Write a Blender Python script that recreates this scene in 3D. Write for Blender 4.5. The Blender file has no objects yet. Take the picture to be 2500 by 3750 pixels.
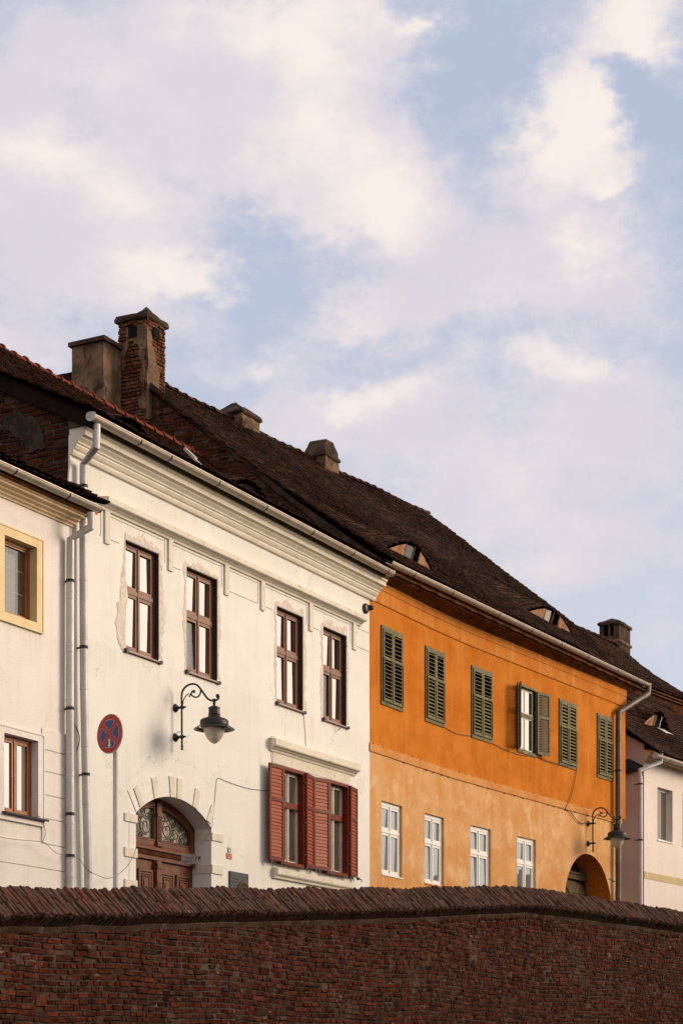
import bpy, math, random
import numpy as np
from mathutils import Vector, Matrix
R = math.radians
scene = bpy.context.scene
C = scene.collection
random.seed(7)

# ------------------------------------------------------------------ camera
FPX, CXP, HOR, VPX = 7000.0, 1250.0, 3969.0, 5006.0     # photo pixels: focal length, centre, horizon, street vanishing point
cam_d = bpy.data.cameras.new('camera'); cam = bpy.data.objects.new('camera', cam_d); C.objects.link(cam)
cam.location = (0, 0, 0); cam.rotation_euler = (R(90), 0, 0)
cam_d.sensor_fit = 'VERTICAL'; cam_d.sensor_height = 36; cam_d.lens = 36*FPX/3750
cam_d.shift_y = (HOR-1875)/3750; cam_d.clip_end = 6000; cam_d.clip_start = .1
scene.camera = cam
scene.render.resolution_x = 682; scene.render.resolution_y = 1024

# street frame: x runs along the house fronts, y into the houses, z up
AL = math.atan((VPX-CXP)/FPX)
DV = np.array([math.sin(AL), math.cos(AL)]); NV = np.array([math.cos(AL), -math.sin(AL)])
D0, X0 = 17.8, 24.5
ROT = math.pi/2-AL
SUN_EL, SUN_R, SUN_O = .30, .61, .85        # up, right along the street, out from the house fronts
sun_w = SUN_R*DV+SUN_O*NV
sun_vec = Vector((sun_w[0], sun_w[1], SUN_EL)).normalized()

# ------------------------------------------------------------------ world
world = bpy.data.worlds.new('World'); scene.world = world; world.use_nodes = True
nt = world.node_tree; nt.nodes.clear()
class NB:
    """small node-building helper"""
    def __init__(s, tree): s.t = tree
    def n(s, typ, **kw):
        nd = s.t.nodes.new(typ)
        for k, v in kw.items(): setattr(nd, k, v)
        return nd
    def link(s, a, b): s.t.links.new(a, b)
    def inp(s, sock, v):
        if isinstance(v, bpy.types.NodeSocket): s.link(v, sock)
        elif v is not None: sock.default_value = v
    def m(s, op, a, b=None, c=None, clamp=False):
        nd = s.n('ShaderNodeMath', operation=op); nd.use_clamp = clamp
        s.inp(nd.inputs[0], a); s.inp(nd.inputs[1], b)
        if c is not None: s.inp(nd.inputs[2], c)
        return nd.outputs[0]
    def mix(s, f, a, b, blend='MIX'):
        nd = s.n('ShaderNodeMix', data_type='RGBA', blend_type=blend)
        s.inp(nd.inputs[0], f)
        for i, v in ((6, a), (7, b)):
            if isinstance(v, (tuple, list)): v = (*v[:3], 1)
            s.inp(nd.inputs[i], v)
        return nd.outputs[2]
    def ss(s, v, a, b, o0=0., o1=1.):
        nd = s.n('ShaderNodeMapRange', interpolation_type='SMOOTHSTEP')
        s.inp(nd.inputs[0], v); nd.inputs[1].default_value = a; nd.inputs[2].default_value = b
        nd.inputs[3].default_value = o0; nd.inputs[4].default_value = o1
        return nd.outputs[0]
    def noise(s, vec, scale, detail=4, rough=.55, dist=0., col=False):
        nd = s.n('ShaderNodeTexNoise'); s.inp(nd.inputs['Vector'], vec)
        nd.inputs['Scale'].default_value = scale; nd.inputs['Detail'].default_value = detail
        nd.inputs['Roughness'].default_value = rough; nd.inputs['Distortion'].default_value = dist
        return nd.outputs['Color' if col else 'Fac']
    def mapping(s, vec, scale=(1, 1, 1), loc=(0, 0, 0)):
        nd = s.n('ShaderNodeMapping'); s.link(vec, nd.inputs[0])
        nd.inputs['Scale'].default_value = scale; nd.inputs['Location'].default_value = loc
        return nd.outputs[0]

SKY_STRENGTH = .098
b = NB(nt)
tc = b.n('ShaderNodeTexCoord'); gen = tc.outputs['Generated']
sky = b.n('ShaderNodeTexSky', sky_type='NISHITA'); sky.sun_disc = False
sky.sun_elevation = math.asin(sun_vec.z); sky.sun_rotation = math.atan2(sun_vec.x, sun_vec.y)
sky.air_density = 1.0; sky.dust_density = 1.2; sky.ozone_density = 1.6
sep = b.n('ShaderNodeSeparateXYZ'); b.link(gen, sep.inputs[0])
az = b.m('ARCTAN2', sep.outputs[0], sep.outputs[1]); el = b.m('ARCSINE', sep.outputs[2])
# clouds: broad banks at their places in the sky, their edges broken up by noise
wn = b.noise(b.mapping(gen, (9, 9, 13)), 1.0, 5, .70, .0, col=True)
wsep = b.n('ShaderNodeSeparateColor'); b.link(wn, wsep.inputs[0])
azw = b.m('ADD', az, b.m('MULTIPLY', b.m('SUBTRACT', wsep.outputs[0], .5), .11))
elw = b.m('ADD', el, b.m('MULTIPLY', b.m('SUBTRACT', wsep.outputs[1], .5), .08))
def px2ang(x, y):      # 1568-wide view of the photo to azimuth / elevation
    u = (x*1.5944-CXP)/FPX; v = (HOR-y*1.5944)/FPX
    return math.atan(u), math.atan(v/math.sqrt(1+u*u))
# x, y, half-widths, density (negative: a gap of blue); then the places where the low sun catches the cloud
BLOBS = [(400,90,280,140,.62),(620,210,270,180,.85),(780,110,80,110,.5),(800,330,190,120,.7),(870,480,140,80,.9),(660,390,150,80,.45),
         (960,90,80,28,.40),(930,160,70,25,.35),(120,340,200,90,.7),(230,470,230,110,.75),(350,610,180,70,.85),(80,620,220,130,.55),(30,120,130,130,.5),
         (1310,250,130,110,.85),(1270,400,140,90,.65),(1440,400,70,50,.5),(1500,60,120,110,.85),(1430,170,80,45,-.55),(1080,600,300,70,.5),(1350,570,200,70,.55),
         (830,740,180,50,.5),(560,850,150,45,.45),(1000,690,300,60,.45),(1290,830,200,60,.8),(870,910,160,50,.7),(1100,980,300,60,.60),(60,800,110,50,.45),
         (1450,690,160,60,.55),(1200,1100,380,80,.55),(360,760,140,45,.35),(700,960,160,40,.4),(1450,950,160,80,.6),(1050,1250,300,80,.5),(1400,1250,250,80,.5),
         (530,540,95,120,-.45),(440,380,80,50,-.25),(1050,260,80,110,-.25),(1150,90,150,100,-.2),(1500,230,80,50,-.4),(580,690,130,45,-.25),(250,280,110,35,-.25)]
LIGHTS = [(730,110,140,130,1.),(680,350,150,70,.7),(840,490,150,75,1.),(1310,290,150,120,1.),(1500,80,110,90,1.),(390,630,150,60,.9),(130,330,130,60,.8),(1340,580,130,45,.8),(1310,830,130,45,.7),(880,900,110,35,.7),(560,30,140,60,.6),(300,440,110,60,.6),(610,860,70,30,.6),(960,90,70,25,.6),(820,730,110,35,.5),(1440,420,60,30,.7)]
cxy = b.n('ShaderNodeCombineXYZ'); b.link(azw, cxy.inputs[0]); b.link(elw, cxy.inputs[1])
def gauss_sum(L):
    acc = 0.0
    for (x, y, rx, ry, s) in L:
        a0, e0 = px2ang(x, y); sa = rx*1.5944/FPX; se = ry*1.5944/FPX
        ma = b.n('ShaderNodeVectorMath', operation='MULTIPLY_ADD'); b.link(cxy.outputs[0], ma.inputs[0]); ma.inputs[1].default_value = (1/sa, 1/se, 0); ma.inputs[2].default_value = (-a0/sa, -e0/se, 0)
        dp = b.n('ShaderNodeVectorMath', operation='DOT_PRODUCT'); b.link(ma.outputs[0], dp.inputs[0]); b.link(ma.outputs[0], dp.inputs[1])
        acc = b.m('MULTIPLY_ADD', b.m('POWER', .36788, dp.outputs['Value']), s, acc)
    return acc
acc = gauss_sum(BLOBS); lit = gauss_sum(LIGHTS)
# elsewhere the same broken cloud goes on
far = b.ss(b.noise(b.mapping(gen, (3, 3, 7)), 1.3, 3, .55, .0), .30, .58, 0., .95)
near = b.m('MULTIPLY', b.ss(b.m('ABSOLUTE', az), .24, .4, 1., 0.), b.ss(el, .58, .75, 1., 0.))
field = b.m('ADD', b.m('MULTIPLY', acc, near), b.m('MULTIPLY', far, b.m('SUBTRACT', 1., near)))
det = b.noise(b.mapping(gen, (26, 26, 42)), 1.0, 6.5, .70, .0)
mid = b.noise(b.mapping(gen, (7, 7, 16), (1.3, .4, .2)), 1.0, 3, .6, .0)
dens0 = b.m('ADD', field, b.m('ADD', b.m('MULTIPLY', b.m('SUBTRACT', det, .5), 1.35), b.m('MULTIPLY', b.m('SUBTRACT', mid, .47), .95)))
dens = b.ss(dens0, -.05, .72)
haze = b.ss(el, .18, .46, .50, .08)
# cloud colour: sunlit cream where thick, lavender grey in the thin parts and the shaded undersides
lit = b.m('ADD', b.m('MULTIPLY', lit, near), b.m('MULTIPLY', far, b.m('SUBTRACT', .9, near), clamp=True))
core = b.m('ADD', b.m('MULTIPLY', b.m('SUBTRACT', b.noise(b.mapping(gen, (16, 16, 24), (.3, .1, -.045)), 1.0, 4, .58, .0), .5), 1.5), lit)
CL_LIT, CL_GREY, SKY_B = (8.5, 7.65, 7.1), (6.3, 5.95, 6.5), (4.5, 5.1, 6.65)
ccol = b.mix(b.ss(core, -.15, 1.0), CL_GREY, CL_LIT)
blue = b.mix(.8, sky.outputs[0], SKY_B)
base = b.mix(haze, blue, (6.9, 6.95, 7.25))
col = b.mix(b.m('MULTIPLY', dens, .95), base, ccol)
# the low hazy sun lights up the air round itself
sdp = b.n('ShaderNodeVectorMath', operation='DOT_PRODUCT'); b.link(gen, sdp.inputs[0]); sdp.inputs[1].default_value = sun_vec
col = b.mix(b.m('MULTIPLY', b.m('POWER', b.m('MAXIMUM', sdp.outputs['Value'], 0.), 7.), .5), col, (12., 10.2, 8.2))
bg = b.n('ShaderNodeBackground'); b.link(col, bg.inputs[0]); bg.inputs[1].default_value = SKY_STRENGTH
wo = b.n('ShaderNodeOutputWorld'); b.link(bg.outputs[0], wo.inputs[0])
world.cycles.sampling_method = 'MANUAL'; world.cycles.sample_map_resolution = 256

# ------------------------------------------------------------------ sun, exposure
sd = bpy.data.lights.new('sun', 'SUN'); sd.energy = 2.75; sd.angle = R(27); sd.color = (1, .82, .62)
so = bpy.data.objects.new('sun', sd); C.objects.link(so)
so.rotation_euler = (-sun_vec).to_track_quat('-Z', 'Y').to_euler()
vs = scene.view_settings; vs.view_transform = 'Standard'; vs.look = 'None'; vs.exposure = .23; vs.gamma = 1; vs.use_curve_mapping = False
try:
    scene.cycles.max_bounces = 5; scene.cycles.diffuse_bounces = 2; scene.cycles.glossy_bounces = 3; scene.cycles.caustics_reflective = False; scene.cycles.caustics_refractive = False
except Exception: pass

# ------------------------------------------------------------------ street-frame maths
def ray(px, py):
    r = np.array([(px-CXP)/FPX, 1.0]); return r@DV, -(r@NV), (HOR-py)/FPX
def up(px, py, y=0.0):                     # photo pixel to (x, z) on the plane y
    a, c, z = ray(px, py); s = (D0+y)/c; return s*a-X0, s*z
def upx(px, py, x):                        # photo pixel to (y, z) on the plane x
    a, c, z = ray(px, py); s = (x+X0)/a; return s*c-D0, s*z
def upl(px, py, p, q):                     # photo pixel onto the vertical plane through plan points p, q -> (x, y, z)
    a, c, z = ray(px, py); dx, dy = q[0]-p[0], q[1]-p[1]
    A = np.array([[a, -dx], [c, -dy]]); s, t = np.linalg.solve(A, np.array([p[0]+X0, p[1]+D0])); return p[0]+t*dx, p[1]+t*dy, s*z
def W(x, y, z):
    p = (x+X0)*DV-(D0+y)*NV; return Vector((p[0], p[1], z))
def proj(x, y, z):
    p = W(x, y, z); return CXP+FPX*p.x/p.y, HOR-FPX*z/p.y, p.y
BM = -math.tan(R(4.5))
def bend(x):                               # the orange front bows towards the street
    if x < 12.3: return 0.0
    if x < 15.3: return BM*(x-12.3)**2/6
    return BM*(x-13.8)
def upo(px, py, y=0.0):
    yy = y
    for _ in range(25):
        x, z = up(px, py, yy); yy = y+bend(x)
    return x, z
def bwarp(v): return (v[0], v[1]+bend(v[0]), v[2])

# ------------------------------------------------------------------ objects
ORG = {}
def thing(name, label, cat, o=(0, 0, 0), group=None):
    e = bpy.data.objects.new(name, None); C.objects.link(e); e.empty_display_size = .3
    e.location = W(*o); e.rotation_euler = (0, 0, ROT); ORG[e.name] = o
    e['label'] = label; e['category'] = cat
    if group: e['group'] = group
    return e
def org(o):
    while o.parent: o = o.parent
    return ORG[o.name]
class MB:
    """collects faces in street coordinates and links them as one mesh object"""
    def __init__(s, warp=None): s.v = []; s.f = []; s.sm = []; s.warp = warp
    def poly(s, pts, smooth=False):
        i = len(s.v); s.v += [tuple(p) for p in pts]; s.f.append(tuple(range(i, i+len(pts)))); s.sm.append(smooth); return s
    def grid(s, rows, closed=False, smooth=True):
        i = len(s.v); m = len(rows[0])
        for r in rows: s.v += [tuple(p) for p in r]
        for a in range(len(rows)-1):
            for c in range(m if closed else m-1):
                d = (c+1) % m
                s.f.append((i+a*m+c, i+a*m+d, i+(a+1)*m+d, i+(a+1)*m+c)); s.sm.append(smooth)
        return s
    def hexa(s, p):                       # 8 points: bottom 4, top 4
        i = len(s.v); s.v += [tuple(q) for q in p]
        for f in ((3,2,1,0),(4,5,6,7),(0,1,5,4),(1,2,6,5),(2,3,7,6),(3,0,4,7)):
            s.f.append(tuple(i+k for k in f)); s.sm.append(False)
        return s
    def box(s, x0, x1, y0, y1, z0, z1):
        return s.hexa([(x0,y0,z0),(x1,y0,z0),(x1,y1,z0),(x0,y1,z0),(x0,y0,z1),(x1,y0,z1),(x1,y1,z1),(x0,y1,z1)])
    def boxn(s, x0, x1, y0, y1, z0, z1, step=.5):   # box cut along x so that it can follow the bowed front
        n = max(1, int(abs(x1-x0)/step)+1)
        return s.prof([(y0,z0),(y1,z0),(y1,z1),(y0,z1)], [x0+(x1-x0)*k/n for k in range(n+1)])
    def prof(s, pts, xs, smooth=False, caps=True):  # (y,z) profile drawn along x stations
        rows = [[(x, p[0], p[1]) for p in pts] for x in xs]
        s.grid(rows, True, smooth)
        if caps: s.poly(rows[0][::-1]); s.poly(rows[-1])
        return s
    def prism(s, pts, vec):               # polygon of 3-D points pushed along vec
        a = [tuple(p) for p in pts]; c = [tuple(np.array(p)+np.array(vec)) for p in pts]
        s.poly(a[::-1]); s.poly(c); s.grid([a, c], True, False); return s
    def tube(s, path, r, n=8, caps=True):
        P = [np.array(p, float) for p in path]; rr = r if isinstance(r, (list, tuple)) else [r]*len(P)
        rows = []; ref = None
        for k, p in enumerate(P):
            t = P[min(k+1, len(P)-1)]-P[max(k-1, 0)]; t = t/(np.linalg.norm(t)+1e-9)
            if ref is None: ref = np.array([0,0,1.]) if abs(t[2]) < .9 else np.array([1.,0,0])
            u = ref-t*(ref@t)
            if np.linalg.norm(u) < 1e-4: u = np.cross(t, [1., .3, .2])
            u /= np.linalg.norm(u); w = np.cross(t, u); ref = u
            rows.append([p+rr[k]*(math.cos(6.28318*j/n)*u+math.sin(6.28318*j/n)*w) for j in range(n)])
        s.grid(rows, True, True)
        if caps: s.poly(rows[0][::-1]); s.poly(rows[-1])
        return s
    def lathe(s, c, prof, n=24, ax=None):   # prof: (radius, height) about an upright axis through c (or about ax)
        c = np.array(c, float)
        if ax is None: e1, e2, e3 = np.array([1.,0,0]), np.array([0,1.,0]), np.array([0,0,1.])
        else:
            e3 = np.array(ax, float); e3 /= np.linalg.norm(e3); e1 = np.cross(e3, [0,0,1.] if abs(e3[2]) < .9 else [1.,0,0]); e1 /= np.linalg.norm(e1); e2 = np.cross(e3, e1)
        rows = [[c+r*(math.cos(6.28318*j/n)*e1+math.sin(6.28318*j/n)*e2)+h*e3 for j in range(n)] for r, h in prof]
        s.grid(rows, True, True); return s
    def ball(s, c, r, n=10):
        return s.lathe(c, [(r*math.sin(math.pi*k/6)+1e-4, -r*math.cos(math.pi*k/6)) for k in range(7)], n)
    def wall(s, x0, x1, z0, z1, holes=(), y=0.0, step=None, zstep=None):
        xs = {x0, x1}; zs = {z0, z1}
        for h in holes: xs |= {h[0], h[1]}; zs |= {h[2], h[3]}
        if step: xs |= {x0+(x1-x0)*k/int((x1-x0)/step) for k in range(int((x1-x0)/step))}
        xs = sorted(v for v in xs if x0 <= v <= x1); zs = sorted(v for v in zs if z0 <= v <= z1)
        for a, c in zip(xs, xs[1:]):
            for e, g in zip(zs, zs[1:]):
                mx, mz = (a+c)/2, (e+g)/2
                if any(h[0] < mx < h[1] and h[2] < mz < h[3] for h in holes): continue
                s.poly([(a,y,e),(c,y,e),(c,y,g),(a,y,g)])
        return s
    def reveal(s, x0, x1, z0, z1, y0, y1):
        s.poly([(x0,y0,z0),(x0,y1,z0),(x0,y1,z1),(x0,y0,z1)]); s.poly([(x1,y0,z0),(x1,y0,z1),(x1,y1,z1),(x1,y1,z0)])
        s.poly([(x0,y0,z1),(x0,y1,z1),(x1,y1,z1),(x1,y0,z1)]); s.poly([(x0,y0,z0),(x1,y0,z0),(x1,y1,z0),(x0,y1,z0)])
        return s
    def ring(s, x0, x1, z0, z1, y0, y1, w):     # rectangular frame
        w = (w,)*4 if not isinstance(w, tuple) else w      # left right bottom top
        s.box(x0, x0+w[0], y0, y1, z0, z1); s.box(x1-w[1], x1, y0, y1, z0, z1)
        s.box(x0+w[0], x1-w[1], y0, y1, z0, z0+w[2]); s.box(x0+w[0], x1-w[1], y0, y1, z1-w[3], z1); return s
    def build(s, name, mat, parent, label=None, sharp=.7, kind=None):
        o0 = org(parent); me = bpy.data.meshes.new(name)
        vv = [bwarp(v) for v in s.v] if s.warp else s.v
        me.from_pydata([(v[0]-o0[0], v[1]-o0[1], v[2]-o0[2]) for v in vv], [], s.f)
        me.polygons.foreach_set('use_smooth', s.sm)
        if any(s.sm): me.set_sharp_from_angle(angle=sharp)
        me.materials.append(M[mat]); me.update()
        o = bpy.data.objects.new(name, me); C.objects.link(o); o.parent = parent
        if label: o['label'] = label
        if kind: o['kind'] = kind
        return o
def single(name, label, cat, mb, mat, o, group=None, sharp=.7):      # a thing that is one mesh
    me = bpy.data.meshes.new(name); me.from_pydata([tuple(np.array(v)-np.array(o)) for v in mb.v], [], mb.f)
    me.polygons.foreach_set('use_smooth', mb.sm)
    if any(mb.sm): me.set_sharp_from_angle(angle=sharp)
    me.materials.append(M[mat]); ob = bpy.data.objects.new(name, me); C.objects.link(ob)
    ob.location = W(*o); ob.rotation_euler = (0, 0, ROT); ob['label'] = label; ob['category'] = cat
    if group: ob['group'] = group
    return ob
def structure(name, verts, faces, mat):
    me = bpy.data.meshes.new(name); me.from_pydata(verts, [], faces); me.materials.append(M[mat])
    ob = bpy.data.objects.new(name, me); C.objects.link(ob); ob['kind'] = 'structure'; return ob

# pieces: many small objects sharing a few meshes, the rest joined into one
def piece_mesh(name, v, f, mat):
    me = bpy.data.meshes.new(name); me.from_pydata([tuple(p) for p in v], [], f); me.materials.append(M[mat]); me.update()
    return (me, np.array(v, float), f)
def lay(pieces, variants, name, parent, massname, mat, limit=300, rng=None):
    """pieces: list of (centre, 3x3 axes already scaled). Largest on screen become objects, the rest one mesh."""
    rng = rng or random.Random(3); o0 = np.array(org(parent)); scored = []
    for i, (p, A) in enumerate(pieces):
        sx, sy, dp = proj(*p); inside = -40 < sx < 2540 and -40 < sy < 3790
        scored.append(((0 if inside else 1), dp, i))
    scored.sort(); big = {i for _, _, i in scored[:limit]}; V = []; Fc = []; off = 0
    for i, (p, A) in enumerate(pieces):
        me, v, f = variants[rng.randrange(len(variants))]; A = np.array(A, float); q = np.array(p, float)-o0
        if i in big:
            ob = bpy.data.objects.new(name, me); C.objects.link(ob); ob.parent = parent
            Mx = Matrix.Identity(4)
            for r in range(3):
                for c in range(3): Mx[r][c] = A[r, c]
                Mx[r][3] = q[r]
            ob.matrix_local = Mx
        else:
            V.append(v@A.T+q); Fc += [tuple(k+off for k in ff) for ff in f]; off += len(v)
    if V:
        me = bpy.data.meshes.new(massname); me.from_pydata(np.concatenate(V).tolist(), [], Fc); me.materials.append(M[mat])
        ob = bpy.data.objects.new(massname, me); C.objects.link(ob); ob.parent = parent; ob['kind'] = 'stuff'
def axes(ex, ey, ez, sx=1, sy=1, sz=1):
    return np.column_stack([np.array(ex)*sx, np.array(ey)*sy, np.array(ez)*sz])
def rotm(rx, ry, rz):
    return np.array(Matrix.Rotation(rz, 3, 'Z')@Matrix.Rotation(ry, 3, 'Y')@Matrix.Rotation(rx, 3, 'X'))

# ------------------------------------------------------------------ materials
M = {}
def surf(name, c1, c2=None, scale=2., rough=.85, bump=.15, bscale=60., streak=None, streak_amt=.5, rnd=None, rnd_amt=1., metallic=0., spec=.3,
         spots=None, spot_rng=(.58, .7), spot_scale=3., lo=.35, hi=.65, bdist=.01, smear=None, smear_scale=2., smear_rng=(.5, .65), smear_amt=.8, drip=(), drip_col=None, crack=0.):
    mt = bpy.data.materials.new(name); mt.use_nodes = True; t = mt.node_tree; t.nodes.clear(); k = NB(t)
    tcn = k.n('ShaderNodeTexCoord'); v = tcn.outputs['Object']
    if rnd:
        oi = k.n('ShaderNodeObjectInfo'); ge = k.n('ShaderNodeNewGeometry')
        r = k.m('FRACT', k.m('ADD', oi.outputs['Random'], ge.outputs['Random Per Island']))
        cr = k.n('ShaderNodeValToRGB'); cr.color_ramp.interpolation = 'LINEAR'
        els = cr.color_ramp.elements
        while len(els) < len(rnd): els.new(.5)
        for i, cc in enumerate(rnd): els[i].position = i/(len(rnd)-1); els[i].color = (*cc, 1)
        k.link(r, cr.inputs[0]); basec = cr.outputs[0]
        # pieces share meshes, so shift the texture by the piece's place in the world
        v = ge.outputs['Position']
    else: basec = None
    nz = k.noise(v, scale, 4, .6)
    f = k.ss(nz, lo, hi)
    c2 = c2 or tuple(x*.8 for x in c1)
    if basec is None: col = k.mix(f, c1, c2)
    else: col = k.mix(1.0, basec, k.mix(f, c1, c2), 'MULTIPLY')
    if streak:
        sn = k.noise(k.mapping(v, (5, 5, .35)), 1.0, 3, .65); sm = k.m('MULTIPLY', k.ss(sn, .5, .75), streak_amt)
        col = k.mix(sm, col, streak)
    if spots:
        sp = k.noise(v, spot_scale, 4, .65, .3); col = k.mix(k.ss(sp, *spot_rng), col, spots)
    if smear:
        sp2 = k.noise(k.mapping(v, (1, 1, 1), (3.1, 1.7, 5.3)), smear_scale, 4, .68, .2); col = k.mix(k.m('MULTIPLY', k.ss(sp2, *smear_rng), smear_amt), col, smear)
    if drip:          # rain stains running down from ledges and sills
        sz = k.n('ShaderNodeSeparateXYZ'); k.link(v, sz.inputs[0]); dn_ = k.ss(k.noise(k.mapping(v, (5, 5, .5)), 1.0, 4, .7), .44, .74); tot = 0.0
        for zt_, ln in drip: tot = k.m('ADD', tot, k.m('MULTIPLY', k.ss(sz.outputs[2], zt_-ln, zt_), k.m('LESS_THAN', sz.outputs[2], zt_)))
        col = k.mix(k.m('MULTIPLY', k.m('MULTIPLY', tot, dn_), .40, clamp=True), col, drip_col)
    if crack:
        vo = k.n('ShaderNodeTexVoronoi', feature='DISTANCE_TO_EDGE'); vo.inputs['Scale'].default_value = .55
        wv = k.n('ShaderNodeVectorMath', operation='ADD'); k.link(v, wv.inputs[0]); k.link(k.noise(v, 2.2, 4, .7, col=True), wv.inputs[1]); k.link(wv.outputs[0], vo.inputs['Vector'])
        cm = k.m('MULTIPLY', k.ss(vo.outputs['Distance'], .0, .0065, 1., 0.), k.ss(k.noise(v, .7, 2, .5), .52, .60)); col = k.mix(k.m('MULTIPLY', cm, crack), col, tuple(x*.45 for x in c1))
    fine = k.noise(v, bscale, 2, .6)
    col = k.mix(.35, col, k.mix(k.ss(fine, .3, .7), (.75,)*3, (1.15,)*3), 'MULTIPLY')
    bs = k.n('ShaderNodeBsdfPrincipled'); k.link(col, bs.inputs['Base Color'])
    k.inp(bs.inputs['Roughness'], k.m('ADD', rough-.06, k.m('MULTIPLY', nz, .12))); bs.inputs['Metallic'].default_value = metallic
    bs.inputs['Specular IOR Level'].default_value = spec if rough < .8 else min(spec, .05)
    if bump:
        bp = k.n('ShaderNodeBump'); bp.inputs['Strength'].default_value = bump; bp.inputs['Distance'].default_value = bdist
        k.link(k.m('ADD', fine, k.m('MULTIPLY', nz, .8)), bp.inputs['Height']); k.link(bp.outputs[0], bs.inputs['Normal'])
    ou = k.n('ShaderNodeOutputMaterial'); k.link(bs.outputs[0], ou.inputs[0]); M[name] = mt; return mt
def glass(name, behind=(.02, .018, .016), refl=.75, tint=(1, .97, .93), rough=.015):
    mt = bpy.data.materials.new(name); mt.use_nodes = True; t = mt.node_tree; t.nodes.clear(); k = NB(t)
    tcn = k.n('ShaderNodeTexCoord')
    g = k.n('ShaderNodeBsdfGlossy'); g.inputs['Roughness'].default_value = rough; g.inputs['Color'].default_value = (*tint, 1)
    bp = k.n('ShaderNodeBump'); bp.inputs['Strength'].default_value = .04; bp.inputs['Distance'].default_value = .02
    k.link(k.noise(tcn.outputs['Object'], 3.5, 1, .5), bp.inputs['Height']); k.link(bp.outputs[0], g.inputs['Normal'])
    tr = k.n('ShaderNodeBsdfTransparent'); tr.inputs[0].default_value = (*[.9 if x is None else x for x in (None, None, None)], 1)
    df = k.n('ShaderNodeBsdfDiffuse'); df.inputs[0].default_value = (*behind, 1)
    mx = k.n('ShaderNodeMixShader'); mx.inputs[0].default_value = refl
    k.link((df if behind else tr).outputs[0], mx.inputs[1]); k.link(g.outputs[0], mx.inputs[2])
    ou = k.n('ShaderNodeOutputMaterial'); k.link(mx.outputs[0], ou.inputs[0]); M[name] = mt
def clear_glass(name, refl=.3):
    mt = bpy.data.materials.new(name); mt.use_nodes = True; t = mt.node_tree; t.nodes.clear(); k = NB(t)
    g = k.n('ShaderNodeBsdfGlossy'); g.inputs['Roughness'].default_value = .02
    tr = k.n('ShaderNodeBsdfTransparent'); tr.inputs[0].default_value = (.92, .93, .92, 1)
    mx = k.n('ShaderNodeMixShader'); mx.inputs[0].default_value = refl; k.link(tr.outputs[0], mx.inputs[1]); k.link(g.outputs[0], mx.inputs[2])
    ou = k.n('ShaderNodeOutputMaterial'); k.link(mx.outputs[0], ou.inputs[0]); M[name] = mt

surf('white_plaster', (.79,.765,.715), (.755,.725,.67), 1.1, .9, .12, 50, streak=(.70,.635,.55), streak_amt=.45, smear=(.71,.65,.575), smear_scale=.9, smear_rng=(.52,.72), smear_amt=.5, drip=((7.45,.8),(8.10,.4),(5.33,.8),(2.10,.4)), drip_col=(.57,.50,.42), crack=.6)
surf('cream_trim', (.80,.735,.61), (.74,.67,.545), 2.5, .88, .1, 60, streak=(.56,.49,.37), streak_amt=.35)
surf('stone_trim', (.73,.675,.56), (.66,.605,.50), 3., .9, .15, 60, spots=(.52,.46,.35), spot_scale=7)
surf('left_plaster', (.79,.735,.69), (.75,.69,.635), 1.3, .9, .12, 50, streak=(.64,.57,.51), streak_amt=.4, drip=((7.16,.7),(5.57,.7),(2.62,.5)), drip_col=(.55,.47,.41), crack=.5)
surf('left_trim', (.78,.63,.38), (.73,.57,.33), 3., .85, .1, 60, streak=(.55,.36,.18), streak_amt=.3)
surf('left_cornice', (.77,.61,.41), (.70,.52,.32), 2.5, .85, .1, 60, streak=(.5,.3,.14), streak_amt=.4)
surf('mortar_patch', (.62,.52,.45), (.72,.645,.58), 9., .95, .5, 45, spots=(.42,.32,.27), spot_scale=6, bdist=.02)
surf('orange_plaster', (.56,.185,.024), (.48,.138,.014), 1.4, .9, .15, 55, streak=(.60,.25,.06), streak_amt=.45, spots=(.455,.128,.013), spot_scale=1.1, spot_rng=(.56,.75), drip=((7.62,1.3),(5.56,1.0)), drip_col=(.585,.225,.045), crack=.6)
surf('orange_frieze', (.58,.215,.042), (.52,.165,.025), 2.2, .9, .15, 55, streak=(.66,.32,.10), streak_amt=.55)
surf('orange_pale', (.64,.365,.165), (.585,.29,.105), 1.3, .9, .15, 55, streak=(.52,.215,.06), streak_amt=.5, spots=(.70,.445,.23), spot_scale=2.2, spot_rng=(.48,.72), smear=(.53,.22,.06), smear_scale=1.1, smear_rng=(.52,.70), smear_amt=.5, drip=((4.54,1.3),(2.1,.6)), drip_col=(.53,.235,.07), crack=.6)
surf('orange_band', (.60,.29,.10), (.54,.23,.065), 2.5, .9, .15, 60, streak=(.44,.17,.04), streak_amt=.4)
surf('soffit_wood', (.20,.085,.03), (.10,.045,.022), 3., .85, .25, 40, streak=(.34,.13,.035), streak_amt=.6)
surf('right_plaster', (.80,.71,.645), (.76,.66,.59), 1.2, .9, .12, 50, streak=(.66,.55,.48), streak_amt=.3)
surf('right_side_shaded', (.60,.50,.47), (.54,.44,.41), 1.2, .9, .12, 50)  # front plaster darkened: the side's shade is put into its colour
surf('right_band', (.60,.48,.27), (.54,.43,.24), 2., .9, .1, 60)
surf('wall_mortar', (.115,.072,.049), (.070,.041,.028), 3., .95, .7, 50, spots=(.22,.17,.13), spot_scale=4, spot_rng=(.56,.74), smear=(.15,.105,.078), smear_scale=.9, smear_rng=(.5,.66), bdist=.03)
surf('tar', (.012,.011,.010), (.03,.026,.022), 4., .7, .5, 30)
surf('mortar', (.24,.19,.15), (.15,.115,.09), 6., .95, .5, 60, spots=(.33,.28,.23), spot_scale=4)
surf('dark_mortar', (.085,.058,.042), (.052,.036,.027), 6., .95, .5, 60, spots=(.12,.088,.066), spot_scale=4)
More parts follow.
